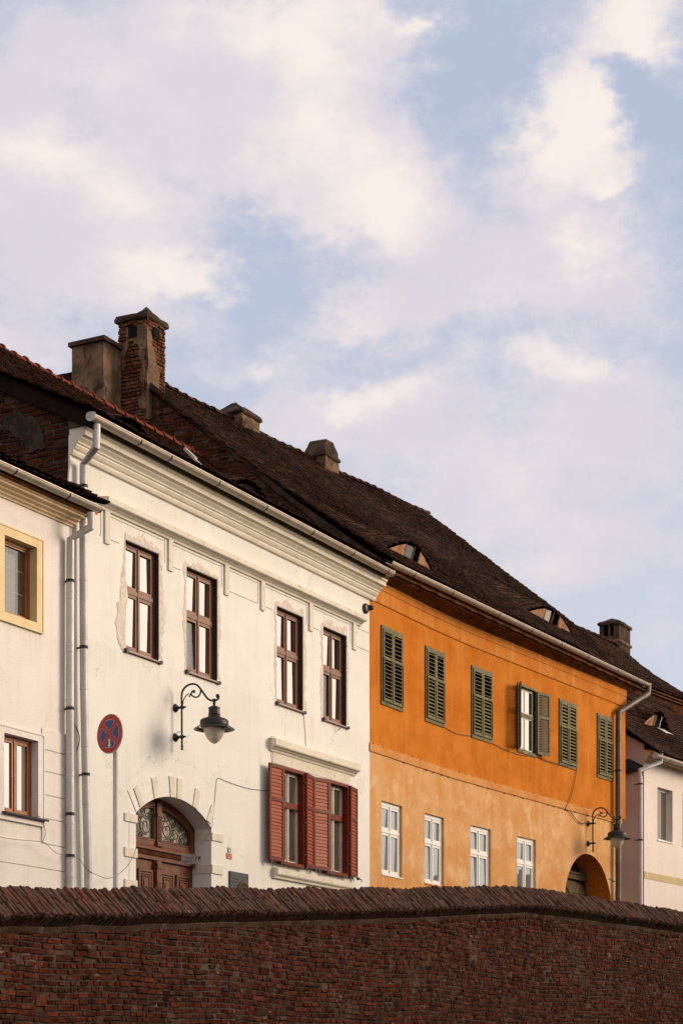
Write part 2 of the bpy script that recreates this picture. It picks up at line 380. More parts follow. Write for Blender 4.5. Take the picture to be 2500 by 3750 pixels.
BR = [(.120,.030,.015),(.158,.042,.020),(.052,.020,.013),(.137,.034,.016),(.083,.041,.027),(.175,.043,.019),(.032,.018,.014),(.135,.066,.045),(.095,.025,.013),(.064,.035,.025),(.125,.032,.015)]
surf('wall_brick', (1,1,1), (.55,.5,.48), 7., .92, .6, 70, rnd=BR, spots=(.30,.235,.19), spot_scale=5, spot_rng=(.63,.74), smear=(.14,.095,.068), smear_scale=.9, smear_rng=(.55,.70), smear_amt=.6)
surf('gable_brick', (1,1,1), (.5,.46,.44), 5., .92, .6, 70, rnd=[(.10,.025,.012),(.065,.018,.010),(.13,.034,.015),(.045,.015,.010),(.10,.034,.020)], spots=(.035,.024,.018), spot_scale=1.6, spot_rng=(.5,.68))
surf('chimney_brick', (1,1,1), (.6,.56,.54), 6., .92, .6, 70, rnd=[(.20,.070,.036),(.14,.050,.028),(.25,.095,.048),(.10,.042,.027),(.20,.115,.075)], spots=(.08,.055,.042), spot_scale=4, spot_rng=(.55,.7))
surf('chimney_plaster', (.215,.140,.088), (.115,.074,.047), 2.5, .95, .5, 45, spots=(.050,.034,.025), spot_scale=3., spot_rng=(.50,.66), bdist=.02, smear=(.24,.10,.06), smear_scale=2.6, smear_rng=(.60,.70), smear_amt=.6)
surf('chimney_plaster_dark', (.10,.066,.043), (.050,.033,.023), 2.5, .95, .5, 45, spots=(.04,.03,.023), spot_scale=3.5, spot_rng=(.5,.66), bdist=.02)
surf('soot_render', (.036,.027,.021), (.07,.052,.04), 5., .95, .5, 50)
TL = [(.040,.0165,.008),(.022,.010,.005),(.062,.024,.011),(.016,.008,.005),(.046,.018,.009),(.105,.042,.020),(.028,.013,.007),(.060,.030,.018)]
surf('roof_tile', (1.1,1.1,1.1), (.5,.48,.46), 9., .85, .5, 60, rnd=TL, spots=(.070,.048,.034), spot_scale=8, spot_rng=(.66,.78), spec=.06, smear=(.016,.009,.006), smear_scale=1.1, smear_rng=(.46,.66), smear_amt=.65)
surf('roof_tile_red', (1,1,1), (.6,.56,.54), 9., .85, .5, 60, rnd=[(.055,.020,.011),(.033,.014,.009),(.075,.026,.013),(.025,.012,.008),(.045,.018,.010)], spots=(.022,.014,.010), spot_scale=5, spot_rng=(.55,.7))
surf('ridge_red', (.20,.046,.022), (.12,.032,.017), 5., .85, .4, 50, spots=(.10,.05,.035), spot_scale=5, spot_rng=(.58,.72))
surf('roof_under', (.022,.015,.012), (.032,.02,.015), 4., .95, .3, 40)
surf('coping_tile', (1,1,1), (.6,.57,.55), 8., .92, .7, 60, rnd=[(.125,.066,.048),(.105,.062,.048),(.145,.072,.051),(.090,.057,.046),(.155,.060,.039),(.120,.078,.061),(.078,.050,.041)], spots=(.21,.155,.125), spot_scale=7, spot_rng=(.62,.76))
surf('dark_board', (.024,.012,.008), (.017,.009,.007), 3., .9, .2, 40)
surf('eaves_paint', (.12,.085,.045), (.085,.06,.032), 3., .8, .2, 40)
surf('zinc', (.56,.54,.52), (.46,.445,.425), 3., .55, .08, 40, metallic=.22, spec=.5, streak=(.30,.27,.24), streak_amt=.4)
surf('gutter_zinc', (.44,.37,.30), (.36,.30,.24), 4., .48, .08, 40, metallic=.55, spec=.5, streak=(.30,.24,.18), streak_amt=.4)
surf('brown_pipe', (.15,.115,.09), (.10,.075,.06), 3., .5, .1, 40, metallic=.3, streak=(.20,.17,.13), streak_amt=.4)
surf('iron', (.022,.018,.016), (.032,.026,.022), 6., .45, .08, 80, metallic=.4, spec=.5)
surf('iron_band', (.018,.015,.014), (.03,.022,.018), 6., .6, .1, 80)
surf('brown_wood', (.20,.072,.032), (.155,.052,.023), 5., .45, .12, 40, streak=(.15,.05,.022), streak_amt=.5, spec=.4)
surf('dark_lining', (.030,.023,.022), (.045,.034,.03), 4., .7, .15, 40)
surf('orange_wood', (.36,.135,.045), (.29,.10,.03), 5., .45, .12, 40, streak=(.20,.065,.02), streak_amt=.5, spec=.4)
surf('door_wood', (.165,.055,.023), (.115,.036,.015), 4., .55, .25, 35, streak=(.09,.03,.016), streak_amt=.55)
surf('red_paint', (.17,.026,.011), (.135,.020,.009), 4., .45, .05, 50, spec=.12, streak=(.09,.011,.005), streak_amt=.4)
surf('red_slat', (.32,.066,.020), (.26,.050,.015), 4., .42, .05, 50, spec=.14)
surf('cream_sash', (.66,.60,.50), (.58,.52,.43), 4., .5, .08, 50)
surf('white_pvc', (.78,.76,.73), (.73,.71,.68), 2., .35, .02, 50, spec=.5)
surf('green_paint', (.135,.115,.036), (.10,.086,.028), 5., .65, .3, 45, spots=(.25,.205,.095), spot_scale=9, spot_rng=(.56,.7), streak=(.075,.07,.026), streak_amt=.5)
surf('green_shaded', (.060,.062,.022), (.045,.047,.018), 5., .6, .2, 45)  # slat green darkened to stand for a leaf turned from the sun
surf('green_slat', (.24,.185,.075), (.18,.14,.055), 6., .62, .3, 45, spots=(.34,.27,.14), spot_scale=10, spot_rng=(.55,.7))
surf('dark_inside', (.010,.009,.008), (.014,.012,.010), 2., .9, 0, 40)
surf('curtain', (.50,.45,.39), (.40,.355,.30), 5., .9, .3, 20, streak=(.30,.26,.22), streak_amt=.8)
surf('brown_curtain', (.16,.10,.045), (.12,.075,.035), 3., .9, .2, 20, streak=(.08,.05,.025), streak_amt=.6)
surf('fan_glass', (.42,.37,.29), (.33,.29,.23), 3., .35, .1, 30)
surf('sign_white', (.62,.60,.57), (.54,.52,.49), 6., .5, .05, 60)
surf('sign_grey', (.34,.31,.29), (.28,.255,.24), 6., .6, .1, 60)
surf('sign_red', (.36,.014,.011), (.31,.012,.010), 6., .45, .03, 60, spec=.45)
surf('sign_blue', (.010,.040,.20), (.009,.034,.17), 6., .45, .03, 60, spec=.45)
surf('letter_red', (.16,.03,.022), (.13,.025,.02), 6., .6, 0, 60)
surf('letter_dark', (.02,.018,.018), (.03,.025,.025), 6., .6, 0, 60)
surf('plaque_red', (.45,.10,.05), (.38,.085,.045), 6., .5, .05, 60)
surf('plaque_dark', (.030,.030,.036), (.04,.04,.046), 6., .5, .2, 60)
surf('bronze', (.13,.085,.05), (.09,.06,.035), 8., .45, .4, 40, metallic=.6)
surf('old_wood', (.16,.115,.06), (.09,.06,.032), 5., .8, .4, 30, spots=(.28,.21,.12), spot_scale=5, spot_rng=(.55,.7))
surf('dormer_plaster', (.44,.25,.16), (.34,.165,.095), 4., .92, .4, 45, spots=(.20,.075,.038), spot_scale=5, spot_rng=(.52,.64))
surf('cable', (.09,.075,.065), (.08,.07,.06), 4., .7, 0, 40)
surf('globe', (.62,.55,.44), (.56,.49,.39), 5., .35, .02, 40, spec=.5)
surf('asphalt', (.05,.05,.05), (.065,.063,.06), 3., .9, .3, 40)
surf('cobble', (.14,.13,.12), (.10,.09,.085), 5., .9, .5, 30)
surf('grey_plaster', (.45,.42,.38), (.40,.37,.34), 2., .9, .1, 40)
glass('sky_glass', (.03,.026,.022), .95, (1, .96, .87))
glass('blue_glass', (.20,.21,.21), .42, (.90,.97,.98))
glass('dim_glass', (.10,.075,.05), .30, (1, .96, .9))
clear_glass('clear_glass', .22)

# ------------------------------------------------------------------ shared pieces
def brick_variants(mat, n=8, seed=1, rough=.06):
    rg = random.Random(seed); out = []
    j = lambda s: rg.uniform(-s, s)
    for k in range(n):
        v = [(sx*.5, .5, sz*.5) for sx, sz in ((-1,-1),(1,-1),(1,1),(-1,1))]
        v += [(sx*.5+j(rough*.4), -.30+j(.08), sz*.5+j(rough)) for sx, sz in ((-1,-1),(1,-1),(1,1),(-1,1))]
        v += [(sx*.455+j(rough*.5), -.5+j(.09), sz*.40+j(rough)) for sx, sz in ((-1,-1),(1,-1),(1,1),(-1,1))]
        f = [(11,10,9,8)] + [(4+a, 4+(a+1) % 4, 8+(a+1) % 4, 8+a) for a in range(4)] + [(a, (a+1) % 4, 4+(a+1) % 4, 4+a) for a in range(4)]
        out.append(piece_mesh('brick', v, [tuple(reversed(x)) for x in f], mat))
    return out
def tile_variants(mat, n=4, seed=2, name='tile'):
    rg = random.Random(seed); out = []
    for k in range(n):
        j = lambda s: rg.uniform(-s, s)
        o = [(-.49,1.),(-.5+j(.03),.17+j(.04)),(-.30,.04+j(.04)),(j(.1),-.02+j(.05)),(.30,.04+j(.04)),(.5+j(.03),.17+j(.04)),(.49,1.)]
        v = [(x, y, 1.) for x, y in o]+[(x, y, 0.) for x, y in o]
        f = [tuple(range(6, -1, -1))] + [(a, a+1, 8+a, 7+a) for a in range(6)]
        out.append(piece_mesh(name, v, f, mat))
    return out
def slat_variant(mat, name='slat'):
    v = [(x, y, z) for z in (-.5, .5) for x, y in ((-.5,-.5),(.5,-.5),(.5,.5),(-.5,.5))]
    f = [(3,2,1,0),(4,5,6,7),(0,1,5,4),(1,2,6,5),(2,3,7,6),(3,0,4,7)]
    return [piece_mesh(name, v, f, mat)]
def brick_pieces(O, ex, ey, ez, L, Hh, inside, course=.085, lens=(.14,.27), gap=.014, depth=.10, seed=5, proud=.02, jit=1., wob=0.0):
    """bricks filling a wall face: O corner, ex along, ey inwards, ez up"""
    rg = random.Random(seed); out = []; O = np.array(O, float); ex, ey, ez = (np.array(q, float) for q in (ex, ey, ez)); w = 0.; row = 0
    ph = rg.uniform(0, 6)
    while w < Hh:
        ch = course*rg.uniform(.86, 1.12) if jit > .5 else course
        u = -rg.uniform(0, lens[1])
        while u < L:
            bl = rg.choice(lens)*rg.uniform(.82, 1.15)
            a_, c_ = max(u, 0.), min(u+bl, L)
            if c_-a_ < .04: u += bl; continue
            uc = (a_+c_)/2; wc = w+ch/2; bf = c_-a_
            if wob: wc += wob*math.sin(uc*.9+ph)+.5*wob*math.sin(uc*2.3+ph*2)
            if inside(uc, wc):
                a = rotm(rg.uniform(-.04,.04)*jit, rg.uniform(-.025,.025)*jit, rg.uniform(-.04,.04)*jit)
                B = np.column_stack([ex, ey, ez])@a
                hh = (ch-gap)*rg.uniform(.88, 1.06)
                p = O+ex*uc+ez*wc+ey*(depth/2-proud*rg.uniform(.1, 1.1))
                out.append((p, B@np.diag([bf-gap*rg.uniform(.7,1.6), depth, hh])))
            u += bl
        w += ch; row += 1
    return out
def surf_frame(S, u, v, e=1e-3):
    p = S(u, v); a = S(u+e, v)-S(u-e, v); c = S(u, v+1e-4)-p
    a = a/np.linalg.norm(a); c = c/np.linalg.norm(c); n = np.cross(a, c); n /= np.linalg.norm(n)
    c = np.cross(n, a); return p, a, c, n
def tile_roof(parent, S, Lu, Lv, variants, mat, w=.175, expo=.155, seed=4, skip=None, limit=300, v0=0., wave=.02, name='tile', jit=.55):
    rg = random.Random(seed); pcs = []; rows = int(Lv/expo)
    f1, f2, f3 = rg.uniform(0, 6), rg.uniform(0, 6), rg.uniform(0, 6)
    for r in range(rows+1):
        v = v0+(r*expo)/Lv
        if v > 1: break
        off = (.5 if r % 2 else 0)*w
        x = off
        while x < Lu:
            u = x/Lu; x += w*rg.uniform(.96, 1.04)
            sag = wave*(math.sin(u*Lu*.8+f1+v*2)+.6*math.sin(u*Lu*1.9+f2-v*5)+.5*math.sin(v*Lv*1.3+f3+u*3))
            vv = v+(.010*math.sin(u*Lu*1.3+f2+r*.35)+rg.uniform(-.012, .012)*jit)/Lv
            if skip and skip(u, vv): continue
            p, a, c, n = surf_frame(S, min(max(u, .002), .998), min(max(vv, .002), .998))
            t = .095+rg.uniform(-.025, .045)*jit
            yy = c*math.cos(t)-n*math.sin(t); nn = n*math.cos(t)+c*math.sin(t)
            k = rg.uniform(-.05, .05)*jit; a2 = a*math.cos(k)+yy*math.sin(k); y2 = yy*math.cos(k)-a*math.sin(k)
            p = p+n*(.035+sag+rg.uniform(-.004, .007)*jit)
            pcs.append((p, axes(a2, y2, nn, w*rg.uniform(.92, .99), expo*2.0, .026)))
    lay(pcs, variants, name, parent, name+'s_beyond', mat, limit, rg)
def find_on(S, px, py, u=.5, v=.3):
    best = (1e9, u, v)
    for i in range(60):
        for j in range(60):
            a, c = i/59, j/59; q = proj(*S(a, c)); e = (q[0]-px)**2+(q[1]-py)**2
            if e < best[0]: best = (e, a, c)
    st = .01
    for _ in range(60):
        imp = False
        for da, dc in ((st,0),(-st,0),(0,st),(0,-st)):
            a, c = best[1]+da, best[2]+dc; q = proj(*S(a, c)); e = (q[0]-px)**2+(q[1]-py)**2
            if e < best[0]: best = (e, a, c); imp = True
        if not imp: st *= .5
    return best[1], best[2]

# ------------------------------------------------------------------ windows and shutters
PRG = random.Random(99)
def casement(root, x0, x1, z0, z1, y, mats, fw=.05, sw=.045, zt=None, tw=.07, warp=None, dp=.05, midw=.02, kinds=None, label=None, frame_w=None):
    """two-leaf window with a transom: the window mesh is its outer frame; sashes and panes are its pieces"""
    fm, smt, gm = mats
    m = MB(warp); m.ring(x0, x1, z0, z1, y, y+dp+.03, frame_w or fw)
    a0, a1, b0, b1 = x0+fw, x1-fw, z0+fw, z1-fw
    if frame_w: a0, a1, b0, b1 = x0+frame_w[0], x1-frame_w[1], z0+frame_w[2], z1-frame_w[3]
    if zt: m.box(a0, a1, y-.006, y+dp+.02, zt-tw/2, zt+tw/2)
    wo_ = m.build('window', fm, root, label)
    xm = (a0+a1)/2; rows = [(b0, zt-tw/2), (zt+tw/2, b1)] if zt else [(b0, b1)]; k = 0
    for (c0, c1) in rows:
        for (e0, e1) in ((a0, xm-midw/2), (xm+midw/2, a1)):
            s = MB(warp); s.ring(e0+.003, e1-.003, c0+.003, c1-.003, y+.008, y+dp+.008, sw); so_ = s.build('sash', smt, wo_)
            r1, r2 = PRG.uniform(-.006, .006), PRG.uniform(-.010, .010); g = MB(warp); A_ = [(e0+sw, c0+sw), (e1-sw, c0+sw), (e1-sw, c1-sw), (e0+sw, c1-sw)]; g.hexa([(A_[i][0], y+.038+dy_+(r1 if i in (1, 2) else -r1)+(r2 if i > 1 else -r2), A_[i][1]) for dy_ in (0, .006) for i in range(4)])
            kd = (kinds or {}).get(k, gm); g.build('pane', kd, wo_)
            if kd == 'clear_glass':
                q = MB(warp); xs = np.linspace(e0+sw, e1-sw, 14)
                q.grid([[(x, y+.10+.012*math.sin(i*2.1), z) for i, x in enumerate(xs)] for z in (c0, c1)]).build('curtain', 'curtain', wo_)
            k += 1
    if zt or midw > .03:
        m2 = MB(warp); m2.box(xm-.018, xm+.018, y-.012, y+.010, b0, b1); m2.build('mullion', fm, wo_)
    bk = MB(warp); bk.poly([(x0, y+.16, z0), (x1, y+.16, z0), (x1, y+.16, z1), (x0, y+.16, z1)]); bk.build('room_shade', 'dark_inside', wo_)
    return wo_
def leaf(root, hx, hy, z0, z1, ang, w, mats, rails, tilt=.5, pitch=.07, st=.055, th=.035, warp=None, slat_d=.055, slat_t=.009, label=None, flip=1, drop=()):
    """louvred shutter leaf; ang: direction from the hinge in plan (0 = along the street, -90 = out towards the viewer)"""
    fm, sv, smat = mats; c, s = math.cos(ang), math.sin(ang)
    ex = np.array([c, s, 0.]); en = np.array([s, -c, 0.])*flip; ez = np.array([0, 0, 1.])   # en: outward face
    if warp: hy = hy+bend(hx)
    H0 = np.array([hx, hy, 0.])
    def bx(m, u0, u1, t0, t1, a, b_):
        pts = []
        for z in (a, b_):
            for u, t in ((u0,t0),(u1,t0),(u1,t1),(u0,t1)): pts.append(H0+ex*u+en*t+ez*z)
        m.hexa(pts)
    m = MB(); bx(m, 0, st, 0, th, z0, z1); bx(m, w-st, w, 0, th, z0, z1)
    zz = [z0]+[z0+(z1-z0)*r for r in rails]+[z1]; spans = []
    bx(m, st, w-st, 0, th, z0, z0+st*1.25); bx(m, st, w-st, 0, th, z1-st*1.1, z1); lo = z0+st*1.25
    for r in rails:
        zc = z0+(z1-z0)*r; bx(m, st, w-st, 0, th, zc-st*.6, zc+st*.6); spans.append((lo, zc-st*.6)); lo = zc+st*.6
    spans.append((lo, z1-st*1.1))
    o = m.build('shutter', fm, root, label); pcs = []; rg = random.Random(int(hx*100))
    for (a, b_) in spans:
        n = max(1, int((b_-a)/pitch))
        for i in range(n):
            if (len(pcs)) in drop: pass
            zc = a+(i+.5)*(b_-a)/n; tl = (tilt(zc) if callable(tilt) else tilt)+rg.uniform(-.05, .05)
            ey = en*math.cos(tl)-ez*math.sin(tl); ez2 = ez*math.cos(tl)+en*math.sin(tl)
            k = rg.uniform(-.012, .012)
            pcs.append((H0+ex*(w/2)+en*(th*.5)+ez*zc, axes(ex+ez2*k, ey, ez2, w-2*st+.01, slat_d, slat_t)))
    lay(pcs, sv, 'slat', o, 'slats_rest', smat, 400)
    return o
def spiral(c, r0, r1, a0, turns, e1, e2, n=26):
    c, e1, e2 = (np.array(q, float) for q in (c, e1, e2)); out = []
    for k in range(n+1):
        t = k/n; a = a0+turns*6.28318*t; r = r0+(r1-r0)*t; out.append(c+e1*r*math.cos(a)+e2*r*math.sin(a))
    return out
def text_faces(body, size, P, ex, ez, mb, align='LEFT', spacing=1.0):
    cu = bpy.data.curves.new('lettering', 'FONT'); cu.body = body; cu.size = size; cu.align_x = align; cu.space_character = spacing; cu.resolution_u = 3
    ob = bpy.data.objects.new('lettering', cu); C.objects.link(ob); dg = bpy.context.evaluated_depsgraph_get(); dg.update()
    me = ob.evaluated_get(dg).to_mesh(); P, ex, ez = (np.array(q, float) for q in (P, ex, ez)); i = len(mb.v)
    for v in me.vertices: mb.v.append(tuple(P+ex*v.co.x+ez*v.co.y))
    for f in me.polygons: mb.f.append(tuple(i+q for q in f.vertices)); mb.sm.append(False)
    ob.evaluated_get(dg).to_mesh_clear(); bpy.data.objects.remove(ob); bpy.data.curves.remove(cu)
def smooth_path(pts, n=6):
    P = [np.array(p, float) for p in pts]; out = []
    for i in range(len(P)-1):
        p0, p1, p2, p3 = P[max(i-1, 0)], P[i], P[i+1], P[min(i+2, len(P)-1)]
        for k in range(n):
            t = k/n; out.append(.5*((2*p1)+(-p0+p2)*t+(2*p0-5*p1+4*p2-p3)*t*t+(-p0+3*p1-3*p2+p3)*t**3))
    out.append(P[-1]); return out
def patch_ring(root, x0, x1, z0, z1, wl, wr, wt, wb, seed, warp=None):
    """rough mortar left round a refitted window"""
    rg = random.Random(seed); inner = []; outer = []
    def edge(a, c, n, wa, wc, dx, dz):
        for k in range(n):
            t = k/n; p = (a[0]+(c[0]-a[0])*t, a[1]+(c[1]-a[1])*t); ww = (wa+(wc-wa)*t)*(1+.35*math.sin(t*9+seed)+rg.uniform(-.3, .3))
            inner.append(p); outer.append((p[0]+dx*ww, p[1]+dz*ww))
    edge((x0, z0), (x0, z1), 26, wl[0], wl[1], -1, 0); edge((x0-.0, z1), (x1, z1), 18, wt[0], wt[1], 0, 1)
    edge((x1, z1), (x1, z0), 26, wr[0], wr[1], 1, 0)
    # corners
    for k in range(1, 4):
        pass
    m = MB(warp); n = len(inner)
    ins = [(p[0], -.004, p[1]) for p in inner]; mid = [(p[0]*.35+q[0]*.65, -.007-rg.random()*.004, p[1]*.35+q[1]*.65) for p, q in zip(inner, outer)]; out = [(q[0], -.0035, q[1]) for q in outer]; rim = [(q[0], .002, q[1]) for q in outer]
    m.grid([ins, mid, out, rim], False, False)
    # fill the two top corners
    i1, i2 = 26, 44
    m.poly([ins[i1], out[i1-1], (out[i1-1][0]*.6+out[i1][0]*.4-.01, -.0035, out[i1][2]*.75+out[i1-1][2]*.25), out[i1]]); m.poly([ins[i2], out[i2-1], (out[i2][0]*.7+out[i2-1][0]*.3, -.0035, out[i2-1][2]*.8+out[i2][2]*.2), out[i2]])
    return m.build('mortar_patch', 'mortar_patch', root)
def gutter(root, pts, r, mat, brackets, bmat='iron_band', cap0=True, cap1=True):
    """half-round gutter along a straight line with brackets"""
    p0, p1 = np.array(pts[0], float), np.array(pts[1], float); rows = []
    def prf(p, q=1.): return [p+np.array([0, -r*q*math.cos(math.pi*k/10), -r*q*math.sin(math.pi*k/10)]) for k in range(11)]
    m = MB(); n = 8; st = [p0+(p1-p0)*k/n for k in range(n+1)]
    outer = [prf(p) for p in st]; inner = [prf(p, .94)[::-1] for p in st]
    m.grid([a+c for a, c in zip(outer, inner)], True, True)
    m.poly(outer[0]+inner[0]); m.poly((outer[-1]+inner[-1])[::-1])
    g = m.build('gutter', mat, root)
    bead = MB(); bead.tube([p+np.array([0, -r, 0]) for p in st], .011, 6); bead.build('gutter_bead', mat, g)
    L = np.linalg.norm(p1-p0); e = (p1-p0)/L
    for x in brackets:
        c = p0+e*((x-p0[0])/e[0]); bm = MB()
        a = [c-e*.014+q-c for q in prf(c, 1.05)]; d = [c+e*.014+q-c for q in prf(c, 1.05)]
        bm.grid([a, d], False, True); bm.grid([[c-e*.014+q-c for q in prf(c, 1.0)], a], False, False); bm.build('gutter_bracket', bmat, g)
    for flag, c, sg in ((cap0, p0, -1), (cap1, p1, 1)):
        if flag:
            cm = MB(); pts_ = [q for q in prf(c, 1.06)]+[c+np.array([0, r*.9, r*.55]), c+np.array([0, 0, r*.75]), c+np.array([0, -r*.9, r*.5])]
            cm.prism(pts_, e*.012*sg); cm.build('gutter_end', 'zinc' if sg < 0 else mat, g)
    # soldered seams
    for k in range(1, int(L/1.0)):
        c = p0+e*k*1.0; sm = MB(); sm.grid([[c-e*.006+q-c for q in prf(c, 1.015)], [c+e*.006+q-c for q in prf(c, 1.015)]], False, True); sm.build('gutter_seam', mat, g)
    return g
def downpipe(root, path, r, mat, joints, clamps, cmat='iron_band', foot=None, tilt=0):
    m = MB(); m.tube(path, r, 14); p = m.build('downpipe', mat, root)
    def at(z):
        for a, c in zip(path, path[1:]):
            if min(a[2], c[2]) <= z <= max(a[2], c[2]) and abs(a[2]-c[2]) > .3:
                t = (z-a[2])/(c[2]-a[2]); return [a[i]+(c[i]-a[i])*t for i in range(3)]
        return [path[-1][0], path[-1][1], z]
    for z in joints:
        c = at(z); j = MB(); j.lathe(c, [(r*1.0, -.012), (r*1.07, -.008), (r*1.07, .008), (r*1.0, .012)], 14); j.build('pipe_joint', mat, p)
    for z in clamps:
        c = at(z); j = MB(); j.lathe(c, [(r*1.0, -.025), (r*1.1, -.022), (r*1.1, .022), (r*1.0, .025)], 14)
        j.box(c[0]-.012, c[0]+.012, c[1]+r, .01 if c[1] > -.6 else c[1]+r+.1, c[2]-.012, c[2]+.012); j.box(c[0]-r-.03, c[0]-r, c[1]-.012, c[1]+.012, c[2]-.012, c[2]+.012)
        j.build('pipe_clamp', cmat, p)
    return p
def chimney(root, x0, x1, y0, y1, z0, z1, body, mats, cap=None, parent=None, brick=None, bface=None, seed=1, name='chimney', jig=.012):
    """body: list of (z fraction, swell); rough, slightly uneven shaft"""
    rg = random.Random(seed); m = MB(); rows = []
    n = 9; zs = [z0+(z1-z0)*k/12 for k in range(13)]
    for z in zs:
        t = (z-z0)/(z1-z0); sw = 0.
        for a, s_ in body: sw = s_ if t >= a else sw
        r = []
        A = [(x0-sw, y0-sw), (x1+sw, y0-sw), (x1+sw, y1+sw), (x0-sw, y1+sw)]
        for i in range(4):
            p, q = A[i], A[(i+1) % 4]
            for k in range(5): r.append((p[0]+(q[0]-p[0])*k/5+rg.uniform(-jig, jig), p[1]+(q[1]-p[1])*k/5+rg.uniform(-jig, jig), z+rg.uniform(-jig, jig)))
        rows.append(r)
    m.grid(rows, True, False); m.poly(rows[-1]); return m.build(name, mats, parent or root)
def blob_patch(name, mat, parent, O, ex, ez, en, pts, th=.012, seed=1, rag=.12, n=5):
    """irregular skin of render on a wall: outline pts (u,w) roughened"""
    rg = random.Random(seed); P = []
    for i in range(len(pts)):
        a, c = np.array(pts[i]), np.array(pts[(i+1) % len(pts)]); L = np.linalg.norm(c-a); nn = np.array([-(c-a)[1], (c-a)[0]])/(L+1e-9)
        for k in range(n): P.append(a+(c-a)*k/n+nn*rg.uniform(-rag, rag)*min(L, .5))
    O, ex, ez, en = (np.array(q, float) for q in (O, ex, ez, en)); f = [O+ex*p[0]+ez*p[1]+en*th for p in P]; c = [O+ex*p[0]+ez*p[1]-en*.01 for p in P]
    m = MB(); m.poly(f); m.grid([f, c], True, False); return m.build(name, mat, parent)

BV = brick_variants('wall_brick'); GV = brick_variants('gable_brick', 6, 5); CV = brick_variants('chimney_brick', 6, 9, .1)
TV = tile_variants('roof_tile'); TVR = tile_variants('roof_tile_red', 4, 8)
CPV = brick_variants('coping_tile', 6, 21, .09)
for lst, nm in ((CPV, 'coping_tile'),):
    for a in lst: a[0].name = nm
SGD = slat_variant('green_shaded'); SG = slat_variant('green_slat'); SR = slat_variant('red_slat')

# ------------------------------------------------------------------ ground and streets
structure('ground', [(-1500,-1500,-1.62),(2500,-1500,-1.62),(2500,3000,-1.62),(-1500,3000,-1.62)], [(0,1,2,3)], 'asphalt')
def wline(x): return -3.45-math.tan(R(4))*(x+5.)        # plan line of the face of the retaining wall
sv_ = []
for x in (-40, 60): sv_ += [W(x, wline(x)+.3, 1.7+.045*(x+5) if x > 0 else .4), W(x, 60, 1.7+.045*(x+5) if x > 0 else .4)]
structure('upper_street', [tuple(v) for v in sv_], [(0,2,3,1)], 'cobble')

# ================================================================== retaining wall with tiled coping
rw = thing('retaining_wall', 'long old brick retaining wall with sloping tile coping running below all the houses', 'wall', (0, wline(0), -1.6))
TH = math.radians(-4); WE = np.array([math.cos(TH), math.sin(TH), 0]); WI = np.array([-math.sin(TH), math.cos(TH), 0]); EZ = np.array([0, 0, 1.])
def wp(x, off=0., z=0.): q = np.array([x, wline(x), z])+WI*off; return q
def on_wall(px, py, off):
    p, q = wp(-5, off), wp(20, off); return upl(px, py, p[:2], q[:2])
RIDGE = [(-60,3246),(0,3246),(50,3247),(110,3251),(200,3253),(270,3246),(340,3253),(402,3258),(497,3249),(620,3252),(765,3250),(880,3253),(1000,3252),(1250,3254),(1500,3252),(1672,3247),(1800,3247),(1895,3244),(1959,3255),(2048,3266),(2170,3287),(2329,3310),(2457,3332),(2560,3347)]
rx_, rz_ = [], []
for px, py in RIDGE:
    x, y, z = on_wall(px, py, .14); rx_.append(x); rz_.append(z)
def rtop(x):
    s = (rz_[1]-rz_[0])/(rx_[1]-rx_[0])
    return float(np.interp(x, rx_, rz_))
xw0, xw1 = rx_[0]-1.5, rx_[-1]+6
m = MB(); xs = np.arange(xw0, xw1, .5)
front = [tuple(wp(x, .004, rtop(x)-.44)) for x in xs]; bot = [tuple(wp(x, .004, -1.65)) for x in xs]
back = [tuple(wp(x, .5, rtop(x)-.44)) for x in xs]; bb = [tuple(wp(x, .5, -1.65)) for x in xs]
m.grid([bb, bot, front, back], False, False); core = m.build('wall_core', 'wall_mortar', rw)
def inside(u, w):
    x = u+xw0; return w < rtop(x)-.455-(-1.6) and x < xw1
pcs = []
O = wp(xw0, 0, -.6)
pcs += brick_pieces(O, WE, WI, EZ, (xw1-xw0)/math.cos(TH), 6.2, lambda u, w: w-.6 < rtop(u*math.cos(TH)+xw0)-.47, course=.074, lens=(.085,.12,.13,.14,.20,.24), gap=.009, depth=.16, seed=11, proud=.018, jit=1.3, wob=.03)
# stray courses of bricks set on end near the top, and a few larger blocks let into the wall
rs_ = random.Random(17); sol = []
for (pa, pb, d0, d1) in ((1600, 1690, .50, .62), (1740, 2010, .49, .72), (2400, 2480, .50, .62)):
    xa, xb = on_wall(pa, 3400, 0)[0], on_wall(pb, 3400, 0)[0]; sol.append((xa, xb, d0, d1))
def in_sol(p): return any(a < p[0] < c and rtop(p[0])-d1 < p[2] < rtop(p[0])-d0 for a, c, d0, d1 in sol)
pcs = [q for q in pcs if not (in_sol(q[0]) or rs_.random() < .02)]
for a, c, d0, d1 in sol:
    n_ = max(1, round((d1-d0)/.12)); hh = (d1-d0)/n_
    for r_ in range(n_):
        x = a+.03
        while x < c:
            w_ = rs_.uniform(.045, .085); p = wp(x+w_/2, .055-rs_.uniform(.0, .02), rtop(x)-d1+hh*(r_+.5)+rs_.uniform(-.012, .012))
            pcs.append((p, np.column_stack([WE, WI, EZ])@rotm(rs_.uniform(-.05,.05), rs_.uniform(-.10,.10), rs_.uniform(-.08,.08))@np.diag([w_-.012, .13, hh*rs_.uniform(.80,.96)]))); x += w_
